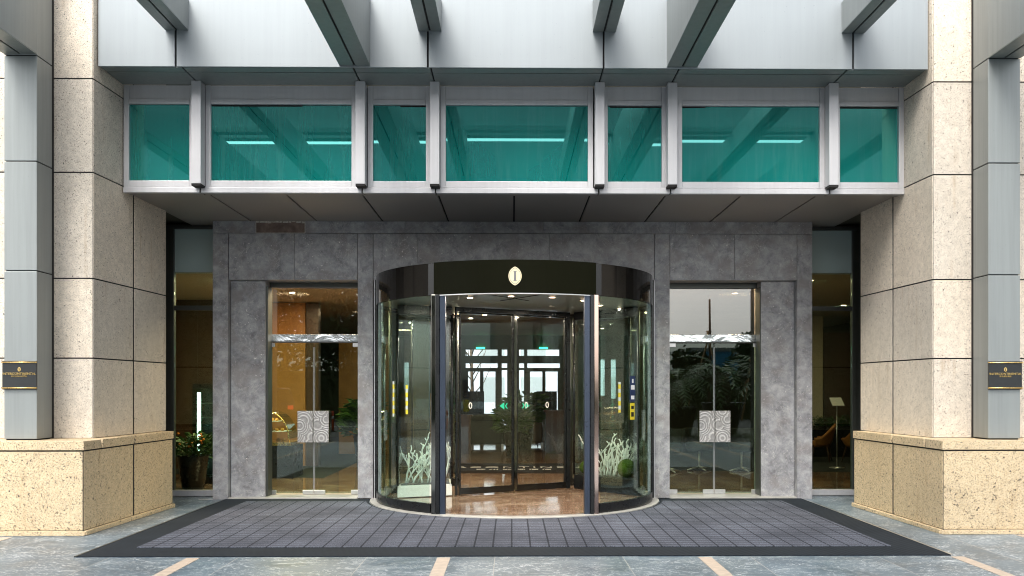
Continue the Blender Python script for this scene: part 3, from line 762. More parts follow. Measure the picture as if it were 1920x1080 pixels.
rv.part(MB().arc(RO - .0198, RO - .0188, 321.4, 323.4, 1.34, 1.385, 3).arc(RO - .0198, RO - .0188, 321.4, 323.4, 1.24, 1.30, 3), 'notice_lettering', 'black_metal', 0, nt)
# rotor: sliding centre doors and two showcases
def seg_panel(p0, p1, th, z0, z1): 
    d = Vector((p1[0] - p0[0], p1[1] - p0[1])).normalized(); n = Vector((-d.y, d.x)) * th / 2
    return [(p0[0] - n.x, p0[1] - n.y), (p1[0] - n.x, p1[1] - n.y), (p1[0] + n.x, p1[1] + n.y), (p0[0] + n.x, p0[1] + n.y)]
P0, P1 = Vector((-.88, .26)), Vector((.88, 1.25))
lerp = lambda t: P0.lerp(P1, t)
def sp_(t0, t1, th, z0, z1, mb=None):
    a, b = lerp(t0), lerp(t1); return (mb or MB()).hexa(seg_panel((a.x, a.y), (b.x, b.y), th, z0, z1), z0, z1)
rv.part(sp_(0, .014, .05, .03, 2.765).hexa(seg_panel(lerp(.965), lerp(1.0), .06, 0, 0), .03, 2.765), 'rotor_frame', 'black_metal', .004)
rv.part(sp_(.0, 1., .05, 2.765, 2.83), 'rotor_header', 'black_metal', .004)
for t0, t1 in ((.03, .488), (.512, .96)):
    D_ = rv.part(sp_(t0 + .0, t1, .012, .13, 2.735), 'sliding_leaf', 'glass_rotor')
    fr = sp_(t0, t1, .05, .035, .13); sp_(t0, t1, .04, 2.735, 2.76, fr)
    rv.part(fr, 'leaf_rail', 'header_side', .003, D_)
    rv.part(sp_(t0 - .001, t0 + .011, .04, .132, 2.733), 'leaf_stile', 'black_metal', .003, D_)
    rv.part(sp_(t1 - .011, t1 + .001, .04, .132, 2.733), 'leaf_stile', 'black_metal', .003, D_)
    rv.part(sp_((t1 + .002) if t0 < .3 else (t0 - .0115), (t1 + .0115) if t0 < .3 else (t0 - .002), .07, .06, 2.74), 'pull_bar', 'mirror_dark_refl', 0, D_)
    # oval safety markers and arrow sticker
    mk = MB()
    dv = (P1 - P0).normalized(); nv = Vector((dv.y, -dv.x)) * .009
    for tt in (.2, .62):
        c = lerp(t0 + (t1 - t0) * tt) + nv; n_ = 16
        for k in range(n_):
            q = []
            for kk, (rx, rz) in ((k, (.030, .05)), (k + 1, (.030, .05)), (k + 1, (.016, .035)), (k, (.016, .035))):
                tta = 2 * math.pi * kk / n_; q.append((c.x + dv.x * rx * math.cos(tta), c.y + dv.y * rx * math.cos(tta), 1.36 + rz * math.sin(tta)))
            q2 = [(p[0] + nv.x * .3, p[1] + nv.y * .3, p[2]) for p in q]
            mk.add(q + q2, [(0, 1, 2, 3), (7, 6, 5, 4), (0, 4, 5, 1), (1, 5, 6, 2), (2, 6, 7, 3), (3, 7, 4, 0)])
    rv.part(mk, 'safety_marker', 'paper', 0, D_)
    ar = MB(); sg = -1 if t0 < .3 else 1
    c = lerp(t1 - .07 if t0 < .3 else t0 + .07) + nv
    def pt(u, z, dd): return (c.x + dv.x * u * sg + nv.x * dd, c.y + dv.y * u * sg + nv.y * dd, 1.35 + z)
    for pts in ([(.02, -.055), (.10, 0), (.02, .055)], [(-.04, -.04), (-.02, -.04), (.01, 0), (-.02, .04), (-.04, .04), (-.012, 0)]):
        f = [pt(u, z, 0) for u, z in pts] + [pt(u, z, .3) for u, z in pts]; n_ = len(pts)
        ar.add(f, [tuple(range(n_)), tuple(range(2 * n_ - 1, n_ - 1, -1))] + [(i, (i + 1) % n_, n_ + (i + 1) % n_, n_ + i) for i in range(n_)])
    rv.part(ar, 'arrow_sticker', 'green_mark', 0, D_)
# showcases
def showcase(poly, basemat, label, base_z=.2):
    bs = rv.part(MB().hexa(poly, .03, base_z), 'showcase_base', basemat, .004, label=label)
    cx = sum(p[0] for p in poly) / len(poly); cy = sum(p[1] for p in poly) / len(poly)
    inn = [(cx + (x - cx) * .9, cy + (y - cy) * .9) for x, y in poly]
    rv.part(MB().hexa(inn, base_z, base_z + .015), 'gravel_bed', 'pebble', 0, bs)
    n = len(poly)
    for i in range(n):
        a, b = poly[i], poly[(i + 1) % n]
        rv.part(MB().hexa(seg_panel(a, b, .01, 0, 0), base_z + .001, 2.70), 'showcase_pane', 'glass_clear', 0, bs)
        rv.part(MB().tube([(a[0], a[1], base_z), (a[0], a[1], 2.70)], .018, 8), 'showcase_edge', 'black_metal', 0, bs)
    rv.part(MB().hexa(poly, 2.70, 2.83), 'showcase_top', 'black_metal', 0, bs)
LC = [(-1.70, -.06), (-.93, .24), (-1.0, 1.0), (-1.60, .95)]
RC = [(.95, 1.22), (1.83, .20), (1.78, .75), (1.35, 1.42)]
showcase(LC, 'white', 'white base of the left showcase', .20)
showcase(RC, 'black_metal', 'black base of the right showcase', .25)

# ================================================================== corals and moss balls
def coral(name, label, base, dirx, length, seed, n, h, z0):
    random.seed(seed); m = MB(); dv = Vector((dirx[0], dirx[1], 0)).normalized()
    def branch(p, d, r, L, lvl):
        pts = [p]; k = 7; rr = [r]
        for i in range(k):
            d = (d + Vector((random.uniform(-.34, .34), random.uniform(-.2, .2), random.uniform(-.06, .2)))).normalized()
            p = p + d * (L / k); pts.append(p); rr.append(max(r * (1 - .45 * (i + 1) / k), .0085))
            if lvl < 2 and random.random() < .34:
                dd = (d + dv * random.uniform(-1.1, 1.1) + Vector((0, 0, .2))).normalized()
                branch(p, dd, rr[-1] * .8, L * random.uniform(.22, .5), lvl + 1)
        rr[-1] *= 1.25
        m.tube(pts, rr, 6)
    for i in range(n):
        t = (i + .5) / n; q = Vector((base[0], base[1], z0)) + dv * (length * (t - .5)) + Vector((random.uniform(-.08, .08), random.uniform(-.05, .05), 0))
        branch(q, (Vector((0, 0, 1)) + dv * random.uniform(-.35, .35)).normalized(), random.uniform(.011, .017), h * random.uniform(.6, 1.02), 0)
    o = m.build(name, 'coral'); tag(o, label, 'branch sculpture', 'white branch sculptures in the revolving door')
coral('branch_sculpture', 'white coral-like branches in the left showcase above a white base', (-1.33, .34), (.8, .28), .56, 11, 19, .62, .21)
coral('branch_sculpture', 'white coral-like branches in the right showcase beside a green moss ball', (1.50, .80), (.6, -.5), .50, 5, 19, .60, .262)
def mossball(label, x, y, r, z0):
    m = MB(); seg = 20; prof = [(max(r * math.sin(math.pi * i / 14), .002), z0 + r - r * math.cos(math.pi * i / 14)) for i in range(15)]
    m.lathe(prof, x, y, seg); random.seed(int(x * 100))
    m.v = [(vx + random.uniform(-.006, .006), vy + random.uniform(-.006, .006), vz + random.uniform(-.004, .004)) for vx, vy, vz in m.v]
    o = m.build('moss_ball', 'moss'); tag(o, label, 'moss ball', 'moss balls')
mossball('larger green moss ball at the right end of the right showcase', 1.70, .50, .14, .265)
mossball('smaller green moss ball partly hidden behind the right opening post', 1.13, 1.19, .10, .265)

# ================================================================== plaques
def plaque(s):
    lab = 'black hotel plaque with gold rods on the %s column, %s second line' % (('left', 'English') if s < 0 else ('right', 'Chinese'))
    T = Thing('wall_plaque', lab, 'sign', (s * 5.511, -3.13, 1.76), 'black and gold hotel plaques')
    x0, x1, z0, z1 = 5.322, 5.700, 1.60, 1.918
    T.part(MB().box(s * x0, s * x1, -3.135, -3.112, z0, z1), 'panel', 'plaque', .003)
    for z in (1.618, 1.903):
        T.part(MB().tube([(s * 5.315, -3.142, z), (s * 5.708, -3.142, z)], .0065, 8), 'gold_rod', 'gold')
    m = MB().prism([(s * 5.511 + x, 1.825 + z) for x, z in vesica(.034, .052)], -3.139, -3.1355, 'y')
    e = T.part(m, 'emblem', 'gold'); T.part(MB().box(s * 5.511 - .004, s * 5.511 + .004, -3.1405, -3.1392, 1.812, 1.838), 'letter', 'plaque', 0, e)
    text_mesh('INTERCONTINENTAL', .036, 'lettering', 'gold', (s * 5.511, -3.138, 1.775), T, spacing=1.06)
    text_mesh('SUZHOU HOTEL' if s < 0 else '苏州洲际酒店', .021, 'second_line', 'gold', (s * 5.511, -3.138, 1.747), T, spacing=1.15)
plaque(-1); plaque(1)

# ================================================================== interior things
def ceil_lamp(x, y, z, label, power=0, col=(1, .72, .42), size=.6):
    T = Thing('ceiling_downlight', label, 'downlight', (x, y, z), 'lobby ceiling downlights')
    T.part(MB().lathe([(.07, z - .012), (.072, z - .001)], x, y, 16), 'trim', 'steel'); T.part(MB().lathe([(.05, z - .016), (.05, z - .0125)], x, y, 16), 'lens', 'lamp')
    if power:
        L = bpy.data.lights.new('downlight_lamp', 'AREA'); L.shape = 'DISK'; L.size = size; L.energy = power; L.color = col
        lo = bpy.data.objects.new('downlight_lamp', L); C.objects.link(lo); lo.parent = T.e; lo.location = (0, 0, -.03)
n_ = 0
cl_pos = [(-3.35, .95, 26), (-2.45, .95, 26), (2.45, .95, 22), (3.35, .95, 22), (-4.85, 1.6, 12), (4.85, 1.6, 8), (-4.1, 3.6, 30), (4.1, 3.6, 14), (-2.2, 4.4, 30), (2.2, 4.4, 26), (0, 6, 34), (-3.4, 7.6, 34), (3.4, 7.6, 26), (7.0, 6.0, 90), (0, 10.4, 34), (-2.6, 13.4, 26), (2.6, 13.4, 26)]  # the strongest one, over the deeper armchairs, is an added lamp to brighten them
where = ['over the left glass door, outer one', 'over the left glass door, inner one', 'over the right glass door, inner one', 'over the right glass door, outer one',
         'behind the left side window', 'behind the right side window', 'above the pastry counter', 'above the tan armchairs', 'left of the lobby mat', 'right of the lobby mat',
         'over the far edge of the lobby mat', 'in front of the orange wood wall', 'over the right lounge', 'above the tan armchairs, deeper one, added to brighten them', 'in the middle of the deep lobby', 'by the rear windows on the left', 'by the rear windows on the right']
for (x, y, p), w_ in zip(cl_pos, where): ceil_lamp(x, y, 3.40, 'small round warm downlight ' + w_, p * (1.8 if (y < 1 and x < 0) else .8 if y < 1 else 1.1 if x == -4.1 else .30 if y < 4 else .13))

def wallbox(name, label, x0, x1, y0, y1, z0, z1, mat, cat='wall panel'):
    T = Thing(name, label, cat, ((x0 + x1) / 2, (y0 + y1) / 2, 0))
    k = max(1, round((x1 - x0) / .9)); m = MB()
    for i in range(k):
        a = x0 + (x1 - x0) * i / k; b = x0 + (x1 - x0) * (i + 1) / k; m.box(a + .004, b - .004, y0, y1, z0, z1)
    T.part(m, 'panels', mat, .003); T.part(MB().box(x0 + .005, x1 - .005, y0 + .01, y1 + .02, z0, z1 - .001), 'backing', 'joint')
wallbox('wood_partition', 'olive brown wood partition behind the left glass door', -5.40, -4.3, 5.6, 5.7, 0, 3.39, 'wood')
wallbox('dark_pillar', 'dark pillar at the end of the wood partition', -4.28, -4.02, 5.55, 5.75, 0, 3.39, 'wood_dark', 'pillar')
wallbox('orange_wall', 'orange lit wood wall deep behind the left glass door', -4.3, -3.0, 9.2, 9.35, 0, 2.9, 'wood')
wallbox('wood_partition', 'dark red brown wood wall behind the right side window', 7.6, 8.95, 9.0, 9.1, 0, 3.0, 'wood_dark')
wallbox('dark_pillar', 'pale olive pillar beside the red brown wall on the right', 7.2, 7.55, 8.9, 9.2, 0, 3.39, 'cream', 'pillar')
wallbox('wood_partition', 'dark brown wood partition behind the left side window', -8.9, -5.45, 5.0, 5.1, 0, 3.39, 'wood_dark')
wallbox('dark_pillar', 'dark lobby pillar seen through the right part of the drum', 1.15, 1.45, 7.2, 7.5, 0, 3.39, 'wood_dark', 'pillar')
wallbox('dark_pillar', 'dark lobby pillar seen through the left part of the drum', -2.25, -1.9, 7.2, 7.5, 0, 3.39, 'wood_dark', 'pillar')
wallbox('wood_partition', 'low brown wood counter front at the left rear of the lobby', -3.0, -2.1, 11, 11.15, 0, 1.5, 'wood')

# lobby mat with lettering
T = Thing('lobby_mat', 'black floor mat with white hotel lettering behind the revolving door', 'doormat', (0, 5.0, .02))
T.part(MB().box(-2.1, 2.1, 3.9, 6.1, .02, .034), 'pile', 'carpet_lobby')
text_mesh('INTERCONTINENTAL', .36, 'lettering', 'paper', (0, 5.1, .036), T, rot=(0, 0, 0), spacing=1.3)
text_mesh('苏州洲际酒店', .2, 'lettering', 'paper', (0, 4.6, .036), T, rot=(0, 0, 0), spacing=1.6)

# potted flowering plant behind the left side window
def leafy(m, c, n, spread, h, size, seed):
    random.seed(seed)
    for i in range(n):
        a = random.uniform(0, 6.28); r = spread * math.sqrt(random.random()); p = Vector((c[0] + r * math.cos(a), c[1] + r * math.sin(a), c[2] + random.uniform(0, h) * (1 - .35 * r / spread)))
        d = Vector((math.cos(a), math.sin(a), random.uniform(-.3, .9))).normalized(); w = d.cross(Vector((random.uniform(-1, 1), random.uniform(-1, 1), 1))).normalized() * size * .22
        L = size * random.uniform(.6, 1.3); up = Vector((0, 0, 1)) * L * .1
        m.add([p, p + d * L * .5 + w + up, p + d * L, p + d * L * .5 - w + up], [(0, 1, 2, 3)])
T = Thing('potted_plant', 'leafy plant with orange flowers in a black tapered pot behind the left side window', 'plant', (-5.02, 1.0, .02))
T.part(MB().lathe([(.16, .02), (.24, .56), (.26, .58), (.23, .58), (.21, .55)], -5.02, 1.0, 20), 'pot', 'black_metal')
m = MB(); leafy(m, (-5.02, 1.0, .56), 520, .33, .38, .12, 4); T.part(m, 'foliage', 'leaf')
m = MB(); random.seed(9)
for i in range(16):
    x, y, z = -5.02 + random.uniform(-.3, .3), 1.0 + random.uniform(-.3, .2), .68 + random.uniform(0, .26); m.lathe([(.004, z - .015), (.022, z), (.016, z + .012), (.003, z + .016)], x, y, 7)
T.part(m, 'blossoms', 'flower')

# drinks fridge
T = Thing('display_fridge', 'glass display fridge with a lit vertical tube behind the left side window', 'fridge', (-5.0, 2.2, .02))
T.part(MB().box(-5.38, -4.6, 2.0, 2.6, .02, .14).box(-5.38, -4.6, 2.0, 2.6, 1.62, 1.70).box(-5.38, -4.6, 2.56, 2.6, .14, 1.62), 'cabinet', 'black_metal', .004)
T.part(MB().box(-5.38, -4.6, 2.0, 2.008, .14, 1.62).box(-5.38, -5.372, 2.01, 2.55, .14, 1.62), 'pane', 'glass')
sh = MB()
for z in (.5, .82, 1.12, 1.36): sh.box(-5.33, -4.63, 2.04, 2.54, z, z + .012)
T.part(sh, 'shelf', 'steel')
T.part(MB().box(-5.31, -5.26, 2.03, 2.07, .2, 1.55), 'light_tube', 'tube')
# pastry counter
T = Thing('pastry_counter', 'curved glass pastry counter with golden trim behind the left glass door', 'display case', (-4.6, 3.4, .024))
prof = [(-4.12 - .55 + .0, 0), (0, 0)]
crv = [(-4.02 - .42 * (1 - math.cos(R(a))), .72 + .5 * math.sin(R(a))) for a in range(0, 91, 10)]
T.part(MB().prism([(-5.6, .024), (-3.92, .024), (-3.92, .60), (-5.6, .60)], 3.0, 3.7, 'y'), 'base', 'black_metal', .01)
T.part(MB().prism([(-5.6, .60), (-3.98, .60), (-3.98, .66), (-5.6, .66)], 2.98, 3.72, 'y'), 'counter_trim', 'gold')
rail = [(x, z) for x, z in crv]
T.part(MB().tube([(-4.0, 3.02, .66)] + [(x, 3.02, z) for x, z in rail] + [(-5.6, 3.02, 1.22)], .014, 6), 'front_rail', 'gold')
m = MB()
for k in range(len(rail) - 1):
    (xa, za), (xb, zb) = rail[k], rail[k + 1]; m.add([(xa, 3.03, za), (xb, 3.03, zb), (xb, 3.68, zb), (xa, 3.68, za)], [(0, 1, 2, 3)])
T.part(m, 'curved_pane', 'glass')
T.part(MB().box(-5.5, -4.1, 3.1, 3.6, .84, .85).box(-5.5, -4.25, 3.15, 3.6, 1.02, 1.03), 'shelf', 'paper')
T.part(MB().box(-5.5, -4.3, 3.2, 3.24, 1.17, 1.19), 'light_tube', 'lamp')
random.seed(2); ps = MB()
for z in (.66, .85, 1.03):
    for k in range(12):
        x = -4.2 - .1 * k - (.1 if z > .9 else 0); ps.lathe([(.01, z), (.036, z + .012), (.03, z + .042), (.006, z + .052)], x, 3.2 + random.uniform(0, .2), 8)
po = T.part(ps, 'pastries', 'pastry'); 
po.parent = None; po.data.transform(Matrix.Translation(T.loc)); tag(po, 'rows of golden pastries inside the curved glass counter', 'pastries', kind='stuff')

# armchairs behind the right window
def armchair(x, y, rz, label):
    T = Thing('armchair', label, 'armchair', (x, y, .02), 'tan armchairs by the right side window')
    m = MB(); n = 18; vs = []; fs = []
    # wrap-around shell: back high, arms lower, tapering to the seat
    for j in range(7):
        t = j / 6
        for i in range(n + 1):
            a = R(-20 + 220 * i / n); top = .44 + .42 * (math.sin(max(0, min(math.pi, a))) ** 1.4 * .75 + .18)
            z = .34 + (top - .34) * t; r = .20 + .13 * t ** .7
            vs.append((r * math.cos(a), r * math.sin(a), z))
    for j in range(6):
        for i in range(n): fs.append((j * (n + 1) + i, j * (n + 1) + i + 1, (j + 1) * (n + 1) + i + 1, (j + 1) * (n + 1) + i))
    m.add(vs, fs, True); o = m.build('shell', 'leather'); o.parent = T.e
    sm = o.modifiers.new('thick', 'SOLIDIFY'); sm.thickness = .045
    o = MB().lathe([(.16, .32), (.20, .35), (.23, .43), (.2, .46), (.02, .47)], 0, 0, 20).build('seat', 'leather'); o.parent = T.e
    for sx_ in (-1, 1):
        for sy in (-1, 1):
            o = MB().tube([(sx_ * .14, sy * .14, .36), (sx_ * .22, sy * .21, 0)], [.022, .013], 8).build('leg', 'wood_dark'); o.parent = T.e
    T.e.rotation_euler = (0, 0, rz); return T.e
armchair(6.75, 6.7, R(-115), 'tan leather armchair showing its side, left of the pair in the right window')
armchair(7.42, 6.4, R(-165), 'tan leather armchair with its back to the window, right of the pair')
# sign stand
T = Thing('menu_stand', 'slanted white menu board on a thin post behind the right side window', 'sign stand', (6.5, 5.0, .02))
T.part(MB().tube([(6.5, 5.0, .03), (6.5, 5.0, 1.32)], .012, 8), 'post', 'steel'); T.part(MB().lathe([(.15, .02), (.15, .035), (.02, .05)], 6.5, 5.0, 18), 'foot', 'steel')
T.part(MB().prism([(4.90, 1.28), (5.10, 1.44), (5.11, 1.427), (4.91, 1.267)], 6.38, 6.62, 'x'), 'board', 'paper', .002)
# hedge planter behind the right window
T = Thing('planter_box', 'low dark planter hedge behind the tan armchairs', 'planter', (8.0, 8.2, .02))
T.part(MB().box(7.0, 8.8, 8.05, 8.35, .02, .75), 'box', 'black_metal', .006); m = MB()
for k in range(7): leafy(m, (7.1 + k * .26, 8.2, .72), 150, .17, .26, .10, 30 + k)
T.part(m, 'foliage', 'leaf')
# swivel stools behind right door
def stool(x, y, label, w=.24):
    T = Thing('swivel_chair', label, 'chair', (x, y, .024), 'dark swivel chairs on star bases')
    m = MB()
    for k in range(4):
        a = math.pi / 2 * k + .3; m.tube([(0, 0, .07), (.26 * math.cos(a), .26 * math.sin(a), .015)], [.022, .012], 6)
    m.tube([(0, 0, .03), (0, 0, .4)], .02, 8); o = m.build('star_base', 'steel'); o.parent = T.e
    o = MB().lathe([(.2, .38), (w, .42), (w + .02, .52), (w - .04, .55), (.02, .55)], 0, 0, 20).build('seat', 'dark_fabric'); o.parent = T.e
    o = MB().arc(w, w + .05, 10, 170, .52, .82, 16).build('backrest', 'dark_fabric', None, .01); o.parent = T.e
stool(2.96, 4.1, 'dark swivel chair nearest the inner edge of the right glass door'); stool(3.62, 4.5, 'dark swivel chair in the middle behind the right glass door', .26); stool(4.4, 4.3, 'dark swivel chair near the outer edge of the right glass door')
# deep lobby silhouettes
def desk(x, y, w, h, label, mat='wood_dark'):
    T = Thing('lobby_desk', label, 'desk', (x, y, .02)); T.part(MB().box(x - w / 2, x + w / 2, y - .03, y + .3, h, h + .04), 'top', mat, .004)
    T.part(MB().box(x - w / 2 + .05, x + w / 2 - .05, y, y + .27, .02, h - .001), 'body', 'wood_dark', .004)
desk(-1.35, 9.0, .7, .95, 'dark lobby desk left of centre behind the sliding doors'); desk(1.05, 9.3, .6, 1.05, 'narrow dark lobby desk right of centre behind the sliding doors')
def lounge(x, y, w, label, mat='dark_fabric'):
    T = Thing('sofa', label, 'sofa', (x, y, .02))
    T.part(MB().box(x - w / 2, x + w / 2, y, y + .7, .12, .42), 'seat', mat, .04); T.part(MB().box(x - w / 2, x + w / 2, y - .16, y - .002, .12, .95), 'backrest', mat, .05)
    for q in (-1, 1): T.part(MB().box(x + q * w / 2, x + q * (w / 2 + .14), y - .1, y + .7, .12, .6), 'armrest', mat, .04)
    for q in (-1, 1): T.part(MB().box(x + q * (w / 2) - .03, x + q * (w / 2) + .03, y, y + .06, .02, .12), 'leg', 'steel')
lounge(-.75, 11.5, .9, 'dark armchair in the lobby in front of the rear left windows'); lounge(.35, 12.2, .9, 'beige armchair in the lobby near the centre rear windows', 'taupe'); lounge(1.5, 12.6, .9, 'dark armchair in the lobby by the rear right windows')
for x, y, lb in ((-1.15, 13.3, 'left'), (.98, 13.6, 'right')):
    T = Thing('easel', 'dark display easel silhouetted before the rear %s windows' % lb, 'easel', (x, y, .02))
    T.part(MB().box(x - .3, x + .3, y, y + .03, .75, 1.55), 'board', 'black_metal', .004)
    for q in (-1, 1): T.part(MB().tube([(x + q * .05, y + .02, 1.5), (x + q * .28, y + .1, .02)], .014, 6), 'leg', 'black_metal')
def tallplant(x, y, label, s=1.):
    T = Thing('potted_plant', label, 'plant', (x, y, .02))
    T.part(MB().lathe([(.13 * s, .02), (.2 * s, .6 * s), (.22 * s, .62 * s), (.18 * s, .62 * s)], x, y, 18), 'pot', 'black_metal'); m = MB(); leafy(m, (x, y, .6 * s), 420, .36 * s, .75 * s, .22 * s, int(x * 10) + 50); T.part(m, 'foliage', 'leaf')
tallplant(-.03, 8.0, 'bushy plant in a black pot in the middle of the lobby'); tallplant(.30, 10.6, 'loose green plant deep in the lobby beside the beige armchair', 1.2); tallplant(-3.1, 5.6, 'leafy dark plant behind the inner leaf of the left glass door', 1.1)
# exit signs above rear clerestory
for x, lb in ((-1.08, 'left'), (1.0, 'right')):
    T = Thing('exit_sign', 'small green lit exit sign above the rear %s windows' % lb, 'sign', (x, 16.95, 2.96)); T.part(MB().box(x - .14, x + .14, 16.93, 16.99, 2.945, 3.0), 'face', 'green_sign')
# ================================================================== world behind the camera (seen in the glass)
def tree(x, y, h, seed, label, variant=None):
    T = Thing('street_tree', label, 'tree', (x, y, 0), 'trees across the road')
    random.seed(seed); m = MB(); th = h * .34
    m.tube([(x, y, 0), (x + .1, y, th), (x + .05, y + .1, h * .8)], [.2, .15, .04], 8)
    for k in range(7):
        a = k * 2.4; z = th + k * h * .055; m.tube([(x + .08, y, z), (x + math.cos(a) * h * .2, y + math.sin(a) * h * .2, z + h * .16)], [.07, .02], 5)
    T.part(m, 'trunk', 'bark'); m = MB()
    cl = [(x + random.uniform(-.26, .26) * h, y + random.uniform(-.2, .2) * h, th + random.uniform(.02, .62) * h, random.uniform(.11, .20) * h) for _ in range(26)]
    for cx, cy, cz, r in cl:
        for i in range(150):
            d = Vector((random.gauss(0, 1), random.gauss(0, 1), random.gauss(0, 1))).normalized() * r * random.random() ** .4
            p = Vector((cx, cy, cz)) + d; u = Vector((random.gauss(0, 1), random.gauss(0, 1), random.gauss(0, 1))).normalized(); w = u.orthogonal().normalized(); s_ = random.uniform(.2, .42)
            m.add([p, p + u * s_ * .6 + w * s_ * .4, p + u * s_ * 1.2, p + u * s_ * .6 - w * s_ * .4], [(0, 1, 2, 3)])
    T.part(m, 'crown', 'leaf_dark')
tl_ = [(-22, -40, 9.5, 'broad dark tree, farthest left across the road'), (-17.5, -38, 9, 'dense dark tree behind the parked car'), (-13.5, -40, 9.5, 'tall dark tree right of the parked car'), (-9.5, -38.5, 9, 'rounded dark tree left of the bollards'), (-6, -40, 9.5, 'dark tree opposite the left showcase'), (-2.6, -41, 7.5, 'lower dark tree opposite the revolving door'), (13, -52, 4.2, 'low green tree at the far right across the road'), (17.5, -50, 5.2, 'small round green tree beyond the blue hoarding'), (23, -48, 7, 'dark tree at the far right end of the road')]
for i, (x, y, h, l) in enumerate(tl_): tree(x, y, h, 100 + i, l)
for k, (x0, x1) in enumerate(((-40, -2), (3, 40))):
    T = Thing('roadside_hedge', 'clipped green roadside hedge %s of the bollards, across the road' % ('left', 'right')[k], 'hedge', ((x0 + x1) / 2, -35.5, 0))
    m = MB(); random.seed(60 + k)
    for i in range(9000):
        p = Vector((random.uniform(x0, x1), -35.5 + random.uniform(-.6, .6), random.uniform(.05, 2.9 if k == 0 else 1.9))); u = Vector((random.gauss(0, 1), random.gauss(0, 1), random.gauss(0, 1))).normalized(); w = u.orthogonal().normalized(); s_ = .3
        m.add([p, p + u * s_ * .6 + w * s_ * .4, p + u * s_ * 1.2, p + u * s_ * .6 - w * s_ * .4], [(0, 1, 2, 3)])
    T.part(m, 'foliage', 'leaf_dark'); T.part(MB().box(x0, x1, -35.9, -35.1, 0, 2.6 if k == 0 else 1.6), 'inner_growth', 'leaf_dark')
def cycad(x, y, label, s=1.):
    T = Thing('palm_plant', label, 'palm', (x, y, 0), 'palm plants by the driveway')
    T.part(MB().lathe([(.28 * s, 0), (.42 * s, .6 * s), (.45 * s, .65 * s), (.38 * s, .65 * s)], x, y, 20), 'pot', 'black_metal'); T.part(MB().lathe([(.16 * s, .6 * s), (.18 * s, .9 * s), (.12 * s, 1.25 * s)], x, y, 12), 'trunk', 'bark')
    m = MB(); random.seed(int(x * 7))
    for k in range(26):
        a = k * 2.4; L = random.uniform(1.1, 1.6) * s; el_ = random.uniform(.2, 1.2); pts = []
        for i in range(9):
            t = i / 8; r = L * t * math.cos(el_ * (1 - .5 * t)); z = 1.2 * s + L * t * math.sin(el_) - .75 * L * t * t; pts.append(Vector((x + r * math.cos(a), y + r * math.sin(a), z)))
        for i in range(8):
            p, q = pts[i], pts[i + 1]; d = (q - p); side = d.cross(Vector((0, 0, 1))).normalized(); w = .26 * s * math.sin(math.pi * (i + .8) / 9)
            for sd in (-1, 1):
                for j in range(2):
                    b = p + d * (j / 2); m.add([b, b + d * .35, b + side * sd * w + d * .8 - Vector((0, 0, .06))], [(0, 1, 2)])
    T.part(m, 'fronds', 'leaf')
cycad(5.7, -17.5, 'palm in a black pot by the driveway opposite the right glass door', 1.55); cycad(7.5, -18.6, 'second larger potted palm by the driveway, farther right', 1.75); cycad(9.2, -17.8, 'rightmost potted palm by the driveway', 1.5)
def staked(x, y, label, h=5.0, seed=1):
    T = Thing('staked_sapling', label, 'sapling', (x, y, 0), 'saplings held by timber stakes')
    T.part(MB().tube([(x, y, 0), (x + .08, y, h * .5), (x + .05, y, h)], [.09, .07, .05], 8), 'trunk', 'bark')
    for k in range(3):
        a = seed + k * 2.1; T.part(MB().tube([(x + 1.3 * math.cos(a), y + 1.3 * math.sin(a), 0), (x - .12 * math.cos(a), y - .12 * math.sin(a), h * .74)], .05, 6), 'stake', 'bamboo')
staked(7.2, -33, 'sapling with crossed stakes opposite the inner leaf of the right door', 4.7, .4); staked(10.2, -33.5, 'tallest bare staked sapling opposite the right glass door', 6.3, 1.0); staked(12.3, -33, 'short staked sapling at the far right across the road', 4.4, 2.2)
for i, (x, y, l) in enumerate(((.9, -19.5, 'orange bollard just right of the entrance axis'), (2.2, -19.5, 'orange bollard farther right by the driveway'), (-4.0, -19.5, 'orange bollard left of the entrance axis'), (6.5, -21, 'orange bollard beside the potted palms'), (-6.8, -20.5, 'orange bollard nearest the parked car'))):
    T = Thing('traffic_bollard', l, 'bollard', (x, y, 0), 'orange driveway bollards')
    T.part(MB().lathe([(.16, 0), (.16, .03), (.05, .06)], x, y, 16), 'foot', 'rubber'); T.part(MB().lathe([(.045, .06), (.045, .75), (.03, .8)], x, y, 12), 'post', 'orange')
    T.part(MB().lathe([(.047, .5), (.047, .6)], x, y, 12), 'reflective_band', 'paper')
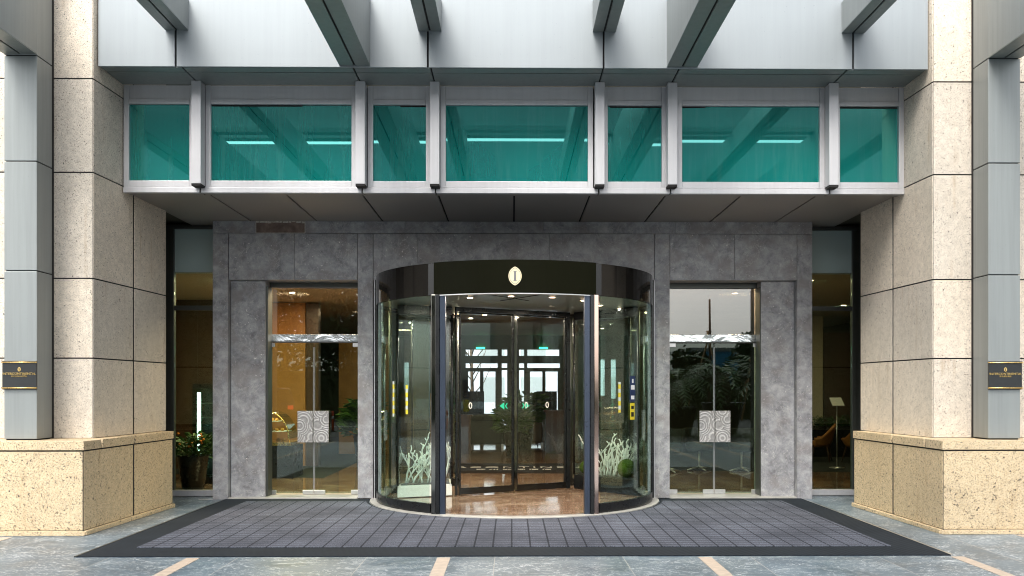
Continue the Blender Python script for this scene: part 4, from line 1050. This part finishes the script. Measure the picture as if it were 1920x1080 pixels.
# parked SUV seen from the rear in the left door
def suv(x, y, rz):
    T = Thing('parked_car', 'dark parked SUV with red tail lights across the driveway', 'car', (x, y, 0))
    def bld(mb, n, mt, bev=0, sub=None):
        o = mb.build(n, mt, None, bev); o.parent = sub or T.e; return o
    sec = [(-2.3, .62, .95, .80), (-2.2, .35, 1.08, .9), (-1.3, .3, 1.1, .93), (.7, .3, 1.08, .93), (1.9, .32, .98, .9), (2.3, .42, .82, .78)]
    m = MB(); vs = []; fs = []
    for yy, z0, z1, w in sec: vs += [(-w, yy, z0), (w, yy, z0), (w * 1.02, yy, (z0 + z1) / 2), (w * .95, yy, z1), (-w * .95, yy, z1), (-w * 1.02, yy, (z0 + z1) / 2)]
    for i in range(len(sec) - 1):
        for k in range(6): fs.append((i * 6 + k, i * 6 + (k + 1) % 6, i * 6 + 6 + (k + 1) % 6, i * 6 + 6 + k))
    fs += [(5, 4, 3, 2, 1, 0), tuple(len(vs) - 6 + k for k in range(6))]; m.add(vs, fs, False); bld(m, 'body', 'car', .05)
    gh = MB().add([(-.86, -2.15, 1.08), (.86, -2.15, 1.08), (.86, 1.0, 1.08), (-.86, 1.0, 1.08), (-.66, -1.75, 1.66), (.66, -1.75, 1.66), (.66, .2, 1.66), (-.66, .2, 1.66)], [(0, 1, 5, 4), (1, 2, 6, 5), (2, 3, 7, 6), (3, 0, 4, 7), (4, 5, 6, 7), (3, 2, 1, 0)])
    bld(gh, 'cabin', 'glass_refl' if False else 'car', .04)
    bld(MB().add([(-.72, -2.12, 1.14), (.72, -2.12, 1.14), (.6, -1.83, 1.58), (-.6, -1.83, 1.58)], [(0, 1, 2, 3)]), 'rear_window', 'header_side').location.y = -.012
    for q in (-1, 1):
        bld(MB().box(q * .6, q * .82, -2.34, -2.2, .82, .98), 'taillight', 'taillight', .02)
        for yy in (-1.35, 1.45):
            w_ = bld(MB().tube([(q * .72, yy, .34), (q * .95, yy, .34)], .34, 20), 'wheel', 'rubber'); bld(MB().tube([(q * .94, yy, .34), (q * .96, yy, .34)], .2, 14), 'rim', 'steel', 0, w_)
    bld(MB().box(-.26, .26, -2.335, -2.25, .62, .74), 'number_plate', 'paper')
    T.e.rotation_euler = (0, 0, rz)
suv(-9.9, -24.0, R(180 - 12))
# far buildings (reflections and beyond the rear windows)
def building(name, label, x0, x1, y0, y1, h, mat, wy, rows, cols):
    T = Thing(name, label, 'building', ((x0 + x1) / 2, (y0 + y1) / 2, 0)); T.part(MB().box(x0, x1, y0, y1, 0, h), 'wall', mat); T.part(MB().box(x0 - .2, x1 + .2, y0 - .2, y1 + .2, h, h + .3), 'roof', 'metal_col')
    for r in range(rows):
        for c in range(cols):
            a = x0 + (x1 - x0) * (c + .2) / cols; b = x0 + (x1 - x0) * (c + .8) / cols; z = .8 + (h - 1) * r / rows; T.part(MB().box(a, b, wy - .03, wy + .03, z, z + (h - 1) / rows * .6), 'window', 'glass_refl')
building('blue_pavilion', 'low bright blue building far across the road at the right', 14, 22, -66, -58, 4.6, 'blue_wall', -58, 1, 5)
building('pale_block', 'pale building outside beyond the rear lobby windows', -16, 16, 46, 56, 9, 'pale_building', 46, 3, 12)
T = Thing('bare_tree', 'slender bare tree outside the rear lobby windows', 'tree', (-1.7, 24, 0))
m = MB(); random.seed(4); m.tube([(-1.7, 24, 0), (-1.66, 24, 1.6), (-1.75, 24, 4.5)], [.09, .07, .03], 8)
for k in range(16):
    z = 1.3 + .17 * k; a = k * 2.4; m.tube([(-1.68, 24, z), (-1.68 + .5 * math.cos(a), 24 + .3 * math.sin(a), z + .6), (-1.68 + .8 * math.cos(a), 24 + .4 * math.sin(a), z + 1.3)], [.03, .018, .006], 5)
T.part(m, 'trunk', 'bark')
